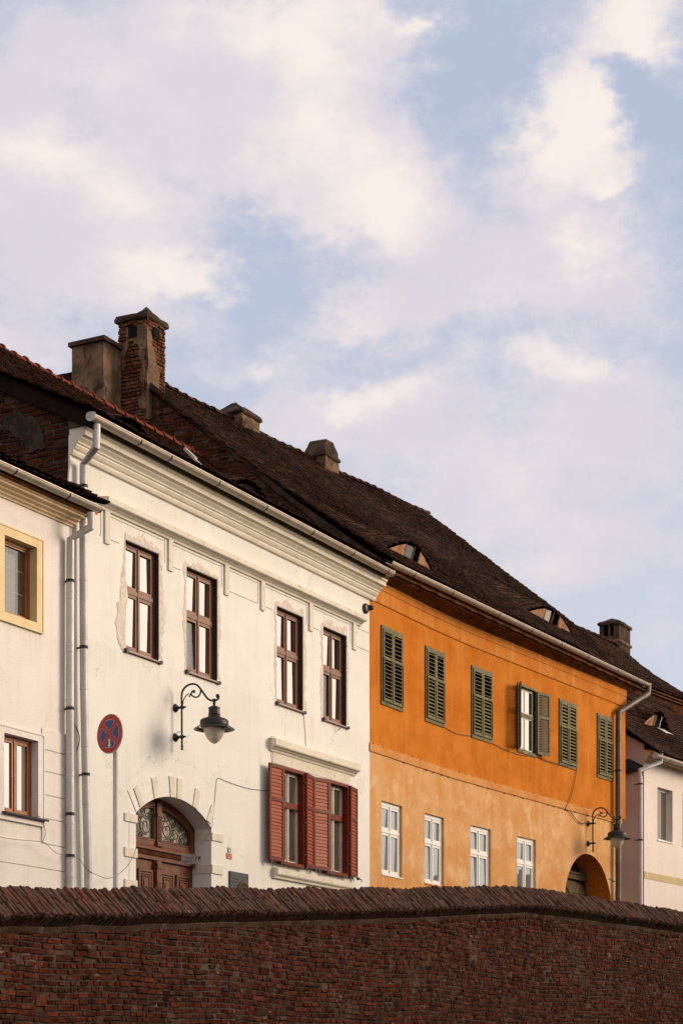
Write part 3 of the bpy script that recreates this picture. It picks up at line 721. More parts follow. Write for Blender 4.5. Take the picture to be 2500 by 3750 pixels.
for _ in range(7):
    px_, py_ = rs_.uniform(20, 2480), rs_.uniform(3420, 3740); x, y, z = on_wall(px_, py_, 0); w_, h_ = rs_.uniform(.18,.30), rs_.uniform(.10,.14)
    pcs = [q for q in pcs if not (abs(q[0][0]-x) < w_/2+.03 and abs(q[0][2]-z) < h_/2+.02)]
    pcs.append((wp(x, .06, z), np.column_stack([WE, WI, EZ])@rotm(0, rs_.uniform(-.03,.03), 0)@np.diag([w_, .15, h_])))
lay(pcs, BV, 'brick', rw, 'bricks_beyond', 'wall_brick', 300)
# corbel of slanting bricks under the coping, mortar fillet, and the coping itself
rg = random.Random(31); cp = []; x = xw0
SLP = np.array([0, -.33, -.33]); 
def out_(v): return WE*v[0]+WI*v[1]+EZ*v[2]
dn = out_((0, -.735, -.68)); nrm = out_((0, -.68, .735)); LEN = .50
while x < xw1:
    wd = rg.uniform(.045, .082)
    top = wp(x+wd/2, .14, rtop(x+wd/2)+.012*math.sin(x*3.1)+rg.uniform(-.010, .012))
    split = rg.choice([None, .3, .4, .5, .55, .62, .7])
    segs = [(0, LEN*rg.uniform(.97, 1.05))] if split is None else [(0, LEN*split-.006), (LEN*split+.006, LEN*rg.uniform(.97, 1.06))]
    for a, c in segs:
        k = rg.uniform(-.05, .05); rot = rotm(rg.uniform(-.05, .05), rg.uniform(-.035, .035), k*.7)
        B = np.column_stack([dn, -nrm, WE])@rot
        cp.append((top+dn*(a+c)/2-nrm*(.035+rg.uniform(-.022, .010)), B@np.diag([c-a, .075, wd-.008])))
    x += wd
lay(cp, CPV, 'coping_tile', rw, 'coping_tiles_beyond', 'coping_tile', 300)
cb = []; x = xw0
while x < xw1:
    wd = rg.uniform(.075, .10); z = rtop(x)-.345
    d2 = out_((0, .60, -.42)); d2 /= np.linalg.norm(d2); n2 = np.cross(WE, d2); p = wp(x+wd/2, -.19, z)
    cb.append((p+d2*.13, np.column_stack([d2, n2, WE])@rotm(rg.uniform(-.06,.06), rg.uniform(-.05,.05), 0)@np.diag([.28, .06, wd-.012]))); x += wd
lay(cb, CPV, 'corbel_brick', rw, 'corbel_bricks_beyond', 'coping_tile', 300)
m = MB(); xs = np.arange(xw0, xw1, .25)
m.grid([[tuple(wp(x, -.010+.008*math.sin(x*7)+rg.uniform(-.006,.006), rtop(x)-.555-.03*rg.random())) for x in xs], [tuple(wp(x, -.038+rg.uniform(-.010,.008), rtop(x)-.50)) for x in xs], [tuple(wp(x, .02, rtop(x)-.40)) for x in xs]], False, True)
m.build('mortar_fillet', 'wall_mortar', rw)
m = MB(); xs = np.arange(xw0, xw1, .4)
m.grid([[tuple(wp(x, -.165, rtop(x)-.33)) for x in xs], [tuple(wp(x, .14, rtop(x)-.045)) for x in xs], [tuple(wp(x, .48, rtop(x)-.36)) for x in xs], [tuple(wp(x, .05, rtop(x)-.42)) for x in xs], [tuple(wp(x, -.165, rtop(x)-.33)) for x in xs]], False, False)
m.build('coping_bed', 'wall_mortar', rw)

# ================================================================== white house
wh = thing('white_house', 'white rendered house with brown windows, red shutters and arched carriage door', 'house', (0, 0, 1.7))
XL, XR = -.25, 9.87
WIN = [(up(460,1962)[0], up(582,2000)[0]), (up(683,2059)[0], up(796,2100)[0]), (up(1013,2202)[0], up(1109,2240)[0]), (up(1183,2279)[0], up(1268,2310)[0])]
WZ0, WZ1 = 7.07, 8.86
LW = [(6.12, 6.98), (7.90, 8.75)]; LZ0, LZ1 = 4.07, 5.88
AX0, AX1, ASP, ATOP = 1.55, 3.87, 4.46, 4.85; ACX = (AX0+AX1)/2; AHW = (AX1-AX0)/2; ARISE = ATOP-ASP; AR = (AHW**2+ARISE**2)/(2*ARISE); ACZ = ATOP-AR
def arc(n=20, dr=0., ctr=None):
    t0 = math.asin(AHW/AR); return [(ACX+(AR+dr)*math.sin(-t0+2*t0*k/n), ACZ+(AR+dr)*math.cos(-t0+2*t0*k/n)) for k in range(n+1)]
holes = [(a, c, WZ0, WZ1) for a, c in WIN]+[(a, c, LZ0, LZ1) for a, c in LW]+[(AX0, AX1, 0, ATOP)]
m = MB(); m.wall(XL, XR, 0, 10.2, holes)
A = arc()
for p, q in zip(A, A[1:]): m.poly([(p[0],0,p[1]),(q[0],0,q[1]),(q[0],0,ATOP),(p[0],0,ATOP)])
AD = .40
for p, q in zip(A, A[1:]): m.poly([(p[0],0,p[1]),(p[0],AD,p[1]),(q[0],AD,q[1]),(q[0],0,q[1])])
for x in (AX0, AX1): m.poly([(x,0,0),(x,AD,0),(x,AD,ASP),(x,0,ASP)])
for a, c in WIN: m.reveal(a, c, WZ0, WZ1, 0, .2)
for a, c in LW: m.reveal(a, c, LZ0, LZ1, 0, .2)
m.poly([(XR,0,0),(XR,6,0),(XR,6,10.2),(XR,0,10.2)]); m.poly([(XL,8,0),(XR,8,0),(XR,8,10.2),(XL,8,10.2)])
wall_o = m.build('wall', 'white_plaster', wh)
# side gable of brick above the lower neighbour
WPROF = [(-.52, 10.33), (1.6, 11.40), (4.0, 13.25)]
def wroof_z(y): return float(np.interp(y, [p[0] for p in WPROF], [p[1] for p in WPROF]))
m = MB(); m.poly([(XL,0,0),(XL,8,0),(XL,8,11.3),(XL,4,13.1),(XL,1.6,11.25),(XL,0,10.42)]); gab = m.build('gable_wall', 'dark_mortar', wh)
m = MB(); m.prism([(XL-.10,-.012,8.9),(XL+.02,-.012,8.9),(XL+.02,-.012,10.1),(XL-.02,-.012,10.1),(XL-.03,-.012,9.6)], (0, .03, 0)); m.build('corner_render', 'white_plaster', wh)
pc = brick_pieces((XL, .03, 8.3), (0,1,0), (1,0,0), (0,0,1), 3.0, 3.8, lambda u, w: w+8.3 < wroof_z(u+.03)-.22, course=.083, lens=(.14,.28,.29), gap=.015, depth=.09, seed=15, proud=.022)
lay(pc, GV, 'brick', gab, 'bricks_beyond', 'gable_brick', 300)
def gz(px, py): return upx(px, py, XL-.03)
blob_patch('render_patch', 'soot_render', gab, (XL-.02,0,0), (0,1,0), (0,0,1), (-1,0,0), [gz(5,1530), gz(60,1510), gz(145,1540), gz(160,1600), gz(165,1640), gz(110,1655), gz(75,1610), gz(40,1595)], .015, 3, .1)
blob_patch('render_patch', 'soot_render', gab, (XL-.02,0,0), (0,1,0), (0,0,1), (-1,0,0), [gz(-40,1640), gz(60,1680), gz(130,1735), gz(215,1745), gz(258,1790), gz(250,1830), gz(100,1760), gz(-30,1720)], .015, 4, .1)
# cornice
CX0, CX1 = XL-.02, 10.02
m = MB(); m.prof([(0,9.80),(-.05,9.80),(-.075,9.84),(-.075,9.87),(-.10,9.885),(-.135,9.93),(-.135,9.955),(-.16,9.965),(-.17,9.99),(-.225,10.03),(-.235,10.055),(-.30,10.065),(-.30,10.14),(-.335,10.16),(-.335,10.20),(0,10.20)], [CX0, CX1]); m.build('cornice', 'cream_trim', wh)
m = MB(); m.prof([(0,10.20),(-.36,10.20),(-.40,10.27),(-.40,10.31),(0,10.40)], [CX0-.03, CX1-.02]); m.build('eaves_board', 'eaves_paint', wh)
gx = [up(px, py, -.52)[0] for px, py in [(509,1627),(620,1693),(796,1780),(970,1868),(1141,1955),(1289,2038),(1415,2100)]]
gutter(wh, [(up(334,1550,-.5)[0], -.50, 10.285), (up(1432,2098,-.5)[0], -.50, 10.285)], .085, 'gutter_zinc', gx)
# belt course with hanging strips
HX0, HX1 = up(400,1812,-.17)[0], up(1345,2265,-.17)[0]
m = MB(); m.prof([(.001,9.17),(-.035,9.17),(-.045,9.205),(-.07,9.215),(-.10,9.245),(-.155,9.25),(-.17,9.262),(-.17,9.345),(-.15,9.355),(.001,9.375)], [HX0, HX1]); m.build('belt_course', 'stone_trim', wh)
strips = [up(a, c, -.035)[0] for a, c in [(396,1990),(628,2090),(833,2175),(965,2232),(1141,2308),(1300,2380)]]; wid = .20
prev = None
for i, x in enumerate(strips):
    m = MB(); m.box(x-.065, x+.07, -.035, .001, 8.65, 9.172); m.build('strip', 'stone_trim', wh)
    m = MB(); m.box(x-.150, x-.136, -.010, .001, 8.75, 9.17); m.build('moulding', 'stone_trim', wh)
def blocked(x): return next(((a, c) for a, c in WIN if a-.16 < x < c+.16), None)
xs_ = [HX0+.02]+strips+[XR-.02]
for a, c in zip(xs_, xs_[1:]):
    a2 = a+(.10 if a in strips else 0); c2 = c-.18 if c in strips else c
    segs = [(a2, c2)]
    for w0, w1 in WIN:
        ns = []
        for s0, s1 in segs:
            if w0-.18 < s1 and w1+.18 > s0:
                if s0 < w0-.2: ns.append((s0, w0-.18))
                if s1 > w1+.2: ns.append((w1+.18, s1))
            else: ns.append((s0, s1))
        segs = ns
    for s0, s1 in segs: m = MB(); m.box(s0, s1, -.011, .001, 8.744, 8.758); m.build('moulding', 'stone_trim', wh)
    m = MB(); m.box(a2, c2, -.012, .001, 9.115, 9.13); m.build('moulding', 'stone_trim', wh)
# upper windows
WPAT = [((.16,.06),(.13,.14),(.10,.16),.5), ((.07,.09),(.09,.09),(.10,.11),.3), ((.06,.08),(.08,.14),(.11,.12),.3), ((.09,.09),(.08,.09),(.12,.13),.3)]
for i, (a, c) in enumerate(WIN):
    kd = {0: 'clear_glass'} if i in (1, 3) else None
    wo_ = casement(wh, a, c, WZ0, WZ1, .085, ('brown_wood','brown_wood','sky_glass'), fw=.055, sw=.05, zt=WZ1-.44*(WZ1-WZ0), tw=.075, kinds=kd)
    m = MB(); m.box(c-.012, c-.001, .004, .085, WZ0+.004, WZ1-.004); m.box(a+.001, a+.012, .004, .085, WZ0+.004, WZ1-.004); m.box(a+.012, c-.012, .004, .085, WZ1-.016, WZ1-.004); m.build('reveal_lining', 'dark_lining', wo_)
    m = MB(); m.hexa([(a-.035,-.05,WZ0-.045),(c+.035,-.05,WZ0-.045),(c+.035,.09,WZ0-.012),(a-.035,.09,WZ0-.012),(a-.035,-.05,WZ0-.025),(c+.035,-.05,WZ0-.025),(c+.035,.09,WZ0+.012),(a-.035,.09,WZ0+.012)]); m.build('sill', 'brown_wood', wo_)
    m = MB(); m.box(a-.045, a+.03, -.058, .03, WZ0-.055, WZ0+.01); m.build('sill_cap', 'iron', wo_); m = MB(); m.box(c-.005, c+.045, -.058, .02, WZ0-.055, WZ0-.0); m.build('sill_cap', 'iron', wo_)
    l, r_, t_, _ = WPAT[i]; patch_ring(wh, a-.002, c+.002, WZ0-.02, WZ1+.002, l, r_, t_, 0, 3+i*7)
blob_patch('mortar_patch', 'mortar_patch', wh, (0,0,0), (1,0,0), (0,0,1), (0,-1,0), [up(462,2130), up(440,2170), up(424,2280), up(430,2330), up(448,2385), up(459,2385)], .009, 9, .12)
blob_patch('mortar_patch', 'mortar_patch', wh, (0,0,0), (1,0,0), (0,0,1), (0,-1,0), [up(1218,2655), up(1250,2662), up(1240,2672), up(1229,2685), up(1222,2672)], .004, 12, .2)
# lower windows with red shutters, hood and sill
m = MB(); m.prof([(.001,6.13),(-.03,6.13),(-.05,6.17),(-.08,6.18),(-.10,6.205),(-.15,6.215),(-.16,6.235),(-.16,6.345),(-.14,6.355),(.001,6.37)], [up(1011,2701,-.16)[0], up(1322,2804,-.16)[0]]); m.build('window_hood', 'stone_trim', wh)
m = MB(); m.box(5.98, 9.02, -.012, .001, 5.93, 6.13); m.box(5.98, 6.02, -.012, .001, 5.3, 5.93); m.build('hood_panel', 'stone_trim', wh)
m = MB(); m.prof([(.001,3.80),(-.06,3.80),(-.07,3.84),(-.12,3.86),(-.13,3.88),(-.13,3.975),(.001,3.995)], [up(1018,3171,-.13)[0], up(1296,3240,-.13)[0]]); m.build('window_ledge', 'stone_trim', wh)
RM = ('red_paint', SR, 'red_slat')
for i, (a, c) in enumerate(LW):
    wo_ = casement(wh, a+.055, c-.055, LZ0+.05, LZ1-.06, .0, ('cream_sash','cream_sash','dim_glass'), fw=.02, sw=.032, zt=LZ1-.37*(LZ1-LZ0), tw=.03, midw=.03, kinds={0:'blue_glass', 2:'blue_glass'})
    m = MB(); m.ring(a, c, LZ0, LZ1, -.13, .03, .055); zt = LZ1-.37*(LZ1-LZ0); m.box(a+.055, c-.055, -.035, .0, zt-.06, zt+.05); m.build('casing', 'red_paint', wo_)
    sw_ = .49
    leaf(wh, a+.01, -.135, LZ0+.03, LZ1-.01, math.pi-R((3, 12)[i]), sw_, RM, [.64], tilt=1.34, pitch=.062, st=.06, th=.04, flip=-1, slat_d=.072)
    leaf(wh, c-.01, -.135, LZ0+.03, LZ1-.01, R(11), sw_*.96, RM, [.64], tilt=1.30, pitch=.062, st=.06, th=.04, slat_d=.072)
    for xx in (a-.05, c+.05, a-.40, c+.40):
        m = MB(); m.box(xx-.03, xx+.02, -.15, -.10, LZ0-.02, LZ0+.03); m.tube([(xx,-.14,LZ0), (xx+.05,-.17,LZ0-.01), (xx+.06,-.17,LZ0-.06)], .010, 6); m.build('shutter_catch', 'iron', wo_)
    for zz in (LZ0+.25, LZ0+.85, LZ1-.2):
        
        for h0 in (a-.03, c-.05): m = MB(); m.box(h0, h0+.08, -.155, -.132, zz-.015, zz+.015); m.build('hinge', 'iron', wo_)
# arch: raised ring, voussoir strips and jamb blocks
def ringpt(dr, n=20): return arc(n, dr)
m = MB(); a1, a2 = ringpt(.0), ringpt(.40); m.grid([[(p[0], .001, p[1]) for p in a2], [(p[0], -.010, p[1]) for p in a2], [(p[0], -.012, p[1]) for p in a1], [(p[0], .03, p[1]) for p in a1]], False, False)
m.build('archivolt', 'white_plaster', wh)
def Q(*pts): return [up(450+x/3.92, 2800+y/3.92) for x, y in pts]
for q in ([(145,345),(200,290),(290,585),(235,612)], [(400,195),(470,175),(502,470),(442,492)], [(652,165),(720,180),(740,474),(672,466)], [(770,195),(835,215),(830,504),(766,488)], [(1030,335),(1092,390),(1047,642),(990,600)], [(1262,570),(1310,630),(1250,850),(1190,800)]):
    m = MB(); m.prism([(p[0], -.030, p[1]) for p in Q(*q)], (0, .04, 0)); m.build('voussoir', 'stone_trim', wh)
for z0, z1 in [tuple(sorted((Q((100,820))[0][1], Q((100,705))[0][1]))), tuple(sorted((Q((100,1325))[0][1], Q((100,1195))[0][1]))), tuple(sorted((Q((120,1770))[0][1], Q((120,1655))[0][1])))]:
    m = MB(); m.box(AX0-.34, AX0+.012, -.028, .12, z0, z1); m.build('jamb_block', 'stone_trim', wh)
    m = MB(); m.box(AX1-.012, AX1+.36, -.028, .32, z0-.02, z1-.02); m.build('jamb_block', 'stone_trim', wh)
m = MB(); m.box(AX0-.20, AX0-.19, -.006, .001, 3.0, ASP); m.build('moulding', 'stone_trim', wh)
# carriage door
DY = .36
dr = MB(); dr.poly([(p[0]*1., DY+.03, p[1]) for p in [(AX0-.05,2.0),(AX1+.05,2.0)]]+[(p[0], DY+.03, p[1]+.02) for p in A[::-1]]); 
m = MB(); zb, ztm, zbm = 2.0, 4.04, 3.84
m.box(AX0-.03, AX1+.03, DY+.03, DY+.08, zb, ztm)
inr = [(ACX+(AR-.13)*math.sin(t), ACZ+(AR-.13)*math.cos(t)) for t in np.linspace(-math.asin((AHW-.12)/(AR-.13)), math.asin((AHW-.12)/(AR-.13)), 20)]
t0 = math.asin((AHW+.03)/(AR+.03)); outr = [(ACX+(AR+.04)*math.sin(t), ACZ+(AR+.04)*math.cos(t)) for t in np.linspace(-t0, t0, 20)]
m.grid([[(p[0],DY+.10,p[1]) for p in outr], [(p[0],DY-.02,p[1]) for p in outr], [(p[0],DY-.02,p[1]) for p in inr], [(p[0],DY+.08,p[1]) for p in inr]], False, False)
m.box(AX0-.02, AX0+.14, DY-.02, DY+.06, 4.0, ASP+.05); m.box(AX1-.14, AX1+.02, DY-.02, DY+.06, 4.0, ASP+.05)
m.box(AX0, AX1, DY-.015, DY+.06, 4.04, 4.13)
door = m.build('carriage_door', 'door_wood', wh)
m = MB(); m.prof([(DY+.05,3.80),(DY-.03,3.80),(DY-.03,3.86),(DY-.06,3.88),(DY-.10,3.93),(DY-.14,3.945),(DY-.14,3.985),(DY-.06,4.0),(DY-.03,4.04),(DY+.05,4.04)], [AX0-.02, AX1+.02]); m.build('door_transom', 'door_wood', door)
m = MB(); m.box(ACX-.07, ACX+.07, DY-.055, DY+.05, 4.04, ATOP-.02)
for k in (-.035, 0, .035): m.box(ACX+k-.01, ACX+k+.01, DY-.065, DY-.05, 4.12, 4.52)
m.box(ACX-.085, ACX+.085, DY-.075, DY+.02, 4.54, 4.60); m.box(ACX-.085, ACX+.085, DY-.075, DY+.02, 4.04, 4.10); m.build('door_post', 'door_wood', door)
m = MB(); m.box(ACX-.07, ACX+.07, DY-.05, DY+.05, zb, 3.80); m.box(ACX-.08, ACX+.08, DY-.07, DY+.02, 3.66, 3.74); m.box(ACX-.075, ACX+.075, DY-.062, DY+.02, 3.42, 3.46)
for k in (-.035, 0, .035): m.box(ACX+k-.01, ACX+k+.01, DY-.06, DY-.045, 2.6, 3.40)
m.build('door_post', 'door_wood', door)
for x0 in (AX0+.10, AX0+.10+.51, ACX+.10, ACX+.10+.51):
    x1 = x0+.42; m = MB(); m.ring(x0, x1, 2.15, 3.62, DY-.005, DY+.04, .035); m.ring(x0+.045, x1-.045, 2.20, 3.57, DY+.005, DY+.04, .025); m.box(x0+.12, x1-.12, DY+.004, DY+.04, 2.3, 3.49); m.ring(x0+.10, x1-.10, 2.27, 3.52, DY-.008, DY+.04, .018); m.box(x0+.15, x1-.15, DY-.012, DY+.02, 2.34, 3.45); m.build('door_panel', 'door_wood', door)
# fanlight glass and wrought scrolls
m = MB(); m.poly([(AX0+.05, DY+.05, 4.05), (AX1-.05, DY+.05, 4.05)]+[(p[0], DY+.05, p[1]) for p in inr[::-1]]); m.build('fanlight', 'fan_glass', door)
m = MB()
for sg in (-1, 1):
    e1, e2 = np.array([sg, 0, 0]), np.array([0, 0, 1.])
    def sp(u, z, r0, r1, a0, tn, rad=.010): m.tube(spiral((ACX+sg*u, DY+.012, z), r0, r1, a0, tn, e1, e2), rad, 6)
    sp(.33, 4.36, .17, .04, 1.4, 1.35); sp(.33, 4.36, .17, .15, 1.4, -.5); sp(.60, 4.30, .12, .03, .4, 1.3); sp(.48, 4.20, .05, .02, 3., 1.2)
    sp(.20, 4.56, .075, .02, 2.2, 1.4); sp(.42, 4.60, .075, .02, 2.6, 1.4); sp(.62, 4.50, .07, .02, 2.2, 1.4); sp(.78, 4.43, .055, .018, 2., 1.4); sp(.80, 4.22, .10, .03, 1.6, 1.5); sp(.93, 4.34, .05, .015, 2., 1.3); sp(.52, 4.45, .05, .02, 0., 1.2); sp(.95, 4.17, .045, .015, 1., 1.3)
    m.tube([(ACX+sg*.12, DY+.012, 4.16), (ACX+sg*.12, DY+.012, 4.70)], .009, 5); m.tube([(ACX+sg*.12, DY+.012, 4.16), (ACX+sg*1.04, DY+.012, 4.16)], .009, 5)
m.build('scrollwork', 'iron', door)
for sg in (-1, 1):
    m = MB(); x0 = ACX+sg*.075; x1 = ACX+sg*1.04
    P = [(p[0], p[1]-.015) for p in inr if (p[0]-ACX)*sg > .06]; P = sorted(P, key=lambda p: p[0]*sg)
    path = [(x0+sg*.02, DY-.005, 4.135)]+[(x0+sg*.02, DY-.005, P[0][1])]+[(p[0], DY-.005, p[1]) for p in P[1:]]+[(x1, DY-.005, 4.135), (x0+sg*.02, DY-.005, 4.135)]
    m.tube(path, .022, 6); m.build('fanlight_moulding', 'door_wood', door)

# ---- white roof
def white_S0(u, v):
    x = -.42+(9.78+.42)*u; L1 = math.hypot(2.12, 1.07); L2 = math.hypot(2.4, 1.85); s = v*(L1+L2)
    if s < L1: t = s/L1; return np.array([x, -.52+2.12*t, 10.36+1.07*t])
    t = (s-L1)/L2; return np.array([x, 1.6+2.4*t, 11.43+1.85*t])
LVW = math.hypot(2.12, 1.07)+math.hypot(2.4, 1.85)
VENT = [(up(470,1590,.1)[0], .95, .59, .20), (up(930,1825,.1)[0], 1.0, .745, .25)]     # x, half width, s, height
def bump(x, s, L):
    h = 0.
    for (x0, w, s0, A_) in L:
        if s >= s0 and abs(x-x0) < w:
            h += A_*(.5+.5*math.cos(math.pi*(x-x0)/w))*max(0, 1-(s-s0)/2.2)**1.5
    return h
def white_S(u, v):
    p = white_S0(u, v); h = bump(p[0], v*LVW, VENT); return p+np.array([0, -.35*h, h])
m = MB(); us = np.linspace(0, 1, 60); vs_ = np.linspace(0, 1, 40)
m.grid([[tuple(white_S0(u, v)+np.array([0,0,-.03])) for u in us] for v in vs_], False, False)
m.grid([[tuple(white_S0(u, 1)+np.array([0,0,-.03])) for u in (0,1)], [(-.42,8.6,10.6),(9.78,8.6,10.6)]], False, False)
wroof = m.build('roof', 'roof_under', wh)
tile_roof(wroof, white_S, 10.2, LVW, TVR, 'roof_tile_red', seed=41, wave=.012, w=.19, expo=.165)
for i, (x0, w, s0, A_) in enumerate(VENT):
    v0 = s0/LVW; m = MB(); pts = []
    for k in range(17):
        x = x0-w+2*w*k/16; u = (x+.42)/10.2; b0 = white_S0(u, v0); b1 = white_S(u, v0+1e-4); pts.append((b0, b1))
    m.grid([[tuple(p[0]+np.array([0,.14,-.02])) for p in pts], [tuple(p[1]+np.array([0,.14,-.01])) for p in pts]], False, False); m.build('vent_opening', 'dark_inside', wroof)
    for a, c in ((1,5),(11,15)):
        m = MB(); m.grid([[tuple(p[0]+np.array([0,.06,-.02])) for p in pts[a:c+1]], [tuple(p[1]+np.array([0,.06,-.01])) for p in pts[a:c+1]]], False, False); m.build('vent_cheek', 'dormer_plaster' if i == 0 else 'gable_brick', wroof)
# verge board on the gable, ridge tiles, flashing
m = MB(); yz = [(-.50,10.33),(1.6,11.40),(4.0,13.25)]
m.grid([[(XL-.10, y, z-.24) for y, z in yz], [(XL-.10, y, z+.02) for y, z in yz], [(XL-.06, y, z+.02) for y, z in yz], [(XL-.06, y, z-.24) for y, z in yz], [(XL-.10, y, z-.24) for y, z in yz]], False, False); m.build('verge_board', 'dark_board', wh)
x = -.40; k = 0; rdg = random.Random(77)
while x < 9.7:
    L = .36; p = white_S0((x+.42)/10.2, 1.); red = x > .2
    m = MB(); n = 8; rows = []
    for j, xx in enumerate((x, x+L*.86, x+L*.86, x+L)):
        rr = (.105, .095, .125, .125)[j]; cz = p[2]-.02+.012*(k % 2)+rdg.uniform(-.004,.006)
        rows.append([(xx, 4.0+rr*math.cos(math.pi*a/n), cz+rr*math.sin(math.pi*a/n)*1.05) for a in range(n+1)])
    m.grid(rows, False, False); m.build('ridge_tile', 'ridge_red' if red else 'roof_tile_red', wroof); x += L*.97; k += 1
fa, fb = upx(671,1647,0), None
fx0, fz0 = up(676,1650,2.55); fx1, fz1 = up(785,1752,2.2)
m = MB(); p, q = np.array([fx0, 2.55, fz0]), np.array([fx1, 2.2, fz1]); sd_ = np.array([.13,.05,.03]); thk = np.array([0,-.03,.05])
mid = p+(q-p)*.35
m.hexa([p-sd_, p+sd_, mid+sd_, mid-sd_, p-sd_+thk, p+sd_+thk, mid+sd_+thk, mid-sd_+thk]); m.hexa([mid-sd_*.75-thk*.3, mid+sd_*.75-thk*.3, q+sd_*.7-thk*.3, q-sd_*.7-thk*.3, mid-sd_*.75+thk*.5, mid+sd_*.75+thk*.5, q+sd_*.7+thk*.5, q-sd_*.7+thk*.5]); m.build('roof_flashing', 'zinc', wroof)
# downpipe
PX = lambda px, py, y: (up(px, py, y)[0], y, up(px, py, y)[1])
downpipe(wh, [PX(354,1555,-.5), PX(354,1636,-.5), PX(307,1700,-.12), PX(306,2000,-.12), PX(308,2500,-.12), PX(316,2900,-.12), PX(326,3320,-.12)], .062, 'zinc', [up(306,y_,-.12)[1] for y_ in (1880,1914,2125,2332,2524,2732,2944)], [up(306,y_,-.12)[1] for y_ in (1780,2370,2834)])
# eaves-end of broken tiles and stub where the neighbour's roof meets
# ---- chimneys behind the white ridge
cy = 5.95; cx0 = up(380,1300,cy)[0]; cx1 = up(447,1300,cy)[0]; cyb = upx(264,1300,cx0)[0]; ztop = up(380,1246,cy)[1]
ch = chimney(wh, cx0, min(cx1, 9.78), cy, cyb, 11.2, ztop, [(0,0.)], 'chimney_plaster', seed=3, jig=.014)
m = MB(); e = .06; m.hexa([(cx0-e,cy-e,ztop),(cx1+e,cy-e,ztop),(cx1+e,cyb+e,ztop),(cx0-e,cyb+e,ztop),(cx0-e,cy-e,ztop+.09),(cx1+e,cy-e,ztop+.09),(cx1+e,cyb+e,ztop+.09),(cx0-e,cyb+e,ztop+.09)]); m.build('chimney_cap', 'chimney_plaster_dark', ch)
pcb = brick_pieces((cx0, cy, 11.3), (0,1,0), (1,0,0), (0,0,1), cyb-cy, 3.2, lambda u, w: w < 2.25+.32*math.sin(u*3.1-.6)+.22*math.sin(u*9) , course=.085, lens=(.14,.28), depth=.08, seed=4, proud=.014)
lay(pcb, CV, 'brick', ch, 'bricks_rest', 'chimney_brick', 60)

# ================================================================== orange house
oh = thing('orange_house', 'orange rendered house with green louvred shutters and steep dark tiled roof', 'house', (9.9, 0, 2.2))
OA, OB, OB2 = 9.88, 22.72, 22.98
UW = [(10.36,11.36),(12.44,13.38),(14.67,15.67),(16.89,17.86),(19.08,20.06),(21.24,22.18)]; UZ0, UZ1 = 7.78, 9.40
LWN = [(10.41,11.36),(12.44,13.38),(14.65,15.62),(16.91,17.87)]; LWZ0, LWZ1 = 4.31, 5.81
OCX, OR_, OSP = 20.76, 1.355, 4.42
def ye(x): return -.4-math.tan(R(2.7))*(x-9.9)
def oarc(n=24, dr=0): return [(OCX-(OR_+dr)*math.cos(math.pi*k/n), OSP+(OR_+dr)*math.sin(math.pi*k/n)) for k in range(n+1)]
m = MB(True); m.wall(OA, OB, 1.0, 6.75, [(a,c,LWZ0,LWZ1) for a, c in LWN]+[(OCX-OR_, OCX+OR_, 0, OSP+OR_)], 0, .4)
A2 = oarc()
for p, q in zip(A2, A2[1:]):
    m.poly([(p[0],0,p[1]),(q[0],0,q[1]),(q[0],0,OSP+OR_),(p[0],0,OSP+OR_)])
for a, c in LWN: m.reveal(a, c, LWZ0, LWZ1, 0, .14)
m.poly([(OB,0,1),(OB,7,1),(OB,7,6.75),(OB,0,6.75)]); low = m.build('lower_wall', 'orange_pale', oh)
m = MB(True); OD = .75
for p, q in zip(A2, A2[1:]): m.poly([(p[0],0,p[1]),(p[0],OD,p[1]),(q[0],OD,q[1]),(q[0],0,q[1])])
for x in (OCX-OR_, OCX+OR_): m.poly([(x,0,1),(x,OD,1),(x,OD,OSP),(x,0,OSP)])
m.build('archway_lining', 'orange_plaster', oh)
m = MB(True); m.wall(OA, OB2, 6.90, 9.83, [(a+.03,c-.03,UZ0+.03,UZ1-.03) for a, c in UW], 0, .4); m.poly([(OB2,0,6.9),(OB2,7,6.9),(OB2,7,9.83),(OB2,0,9.83)]); m.poly([(OB,0,6.9),(OB2,0,6.9),(OB2,1,6.9),(OB,1,6.9)]); m.build('upper_wall', 'orange_plaster', oh)
m = MB(True); m.boxn(OA-.03, OB, -.028, .02, 6.74, 6.905); m.build('band_course', 'orange_band', oh)
m = MB(True); m.prof([(.03,9.82),(-.022,9.82),(-.03,9.835),(-.03,10.27),(.03,10.27)], list(np.linspace(OA, OB2, 34))); m.build('frieze', 'orange_frieze', oh)
m = MB(True); m.boxn(OA, OB2, -.045, .02, 10.10, 10.125); m.build('frieze_moulding', 'orange_frieze', oh)
# little pegs along the band
rg = random.Random(5); x = OA+.1
while x < OB:
    m = MB(True); zz = 6.735 if rg.random() < .6 else 6.91; m.box(x-.006, x+.006, -.035, 0, zz-.02, zz+.005); m.build('band_peg', 'iron_band', low); x += rg.uniform(.28, .5)
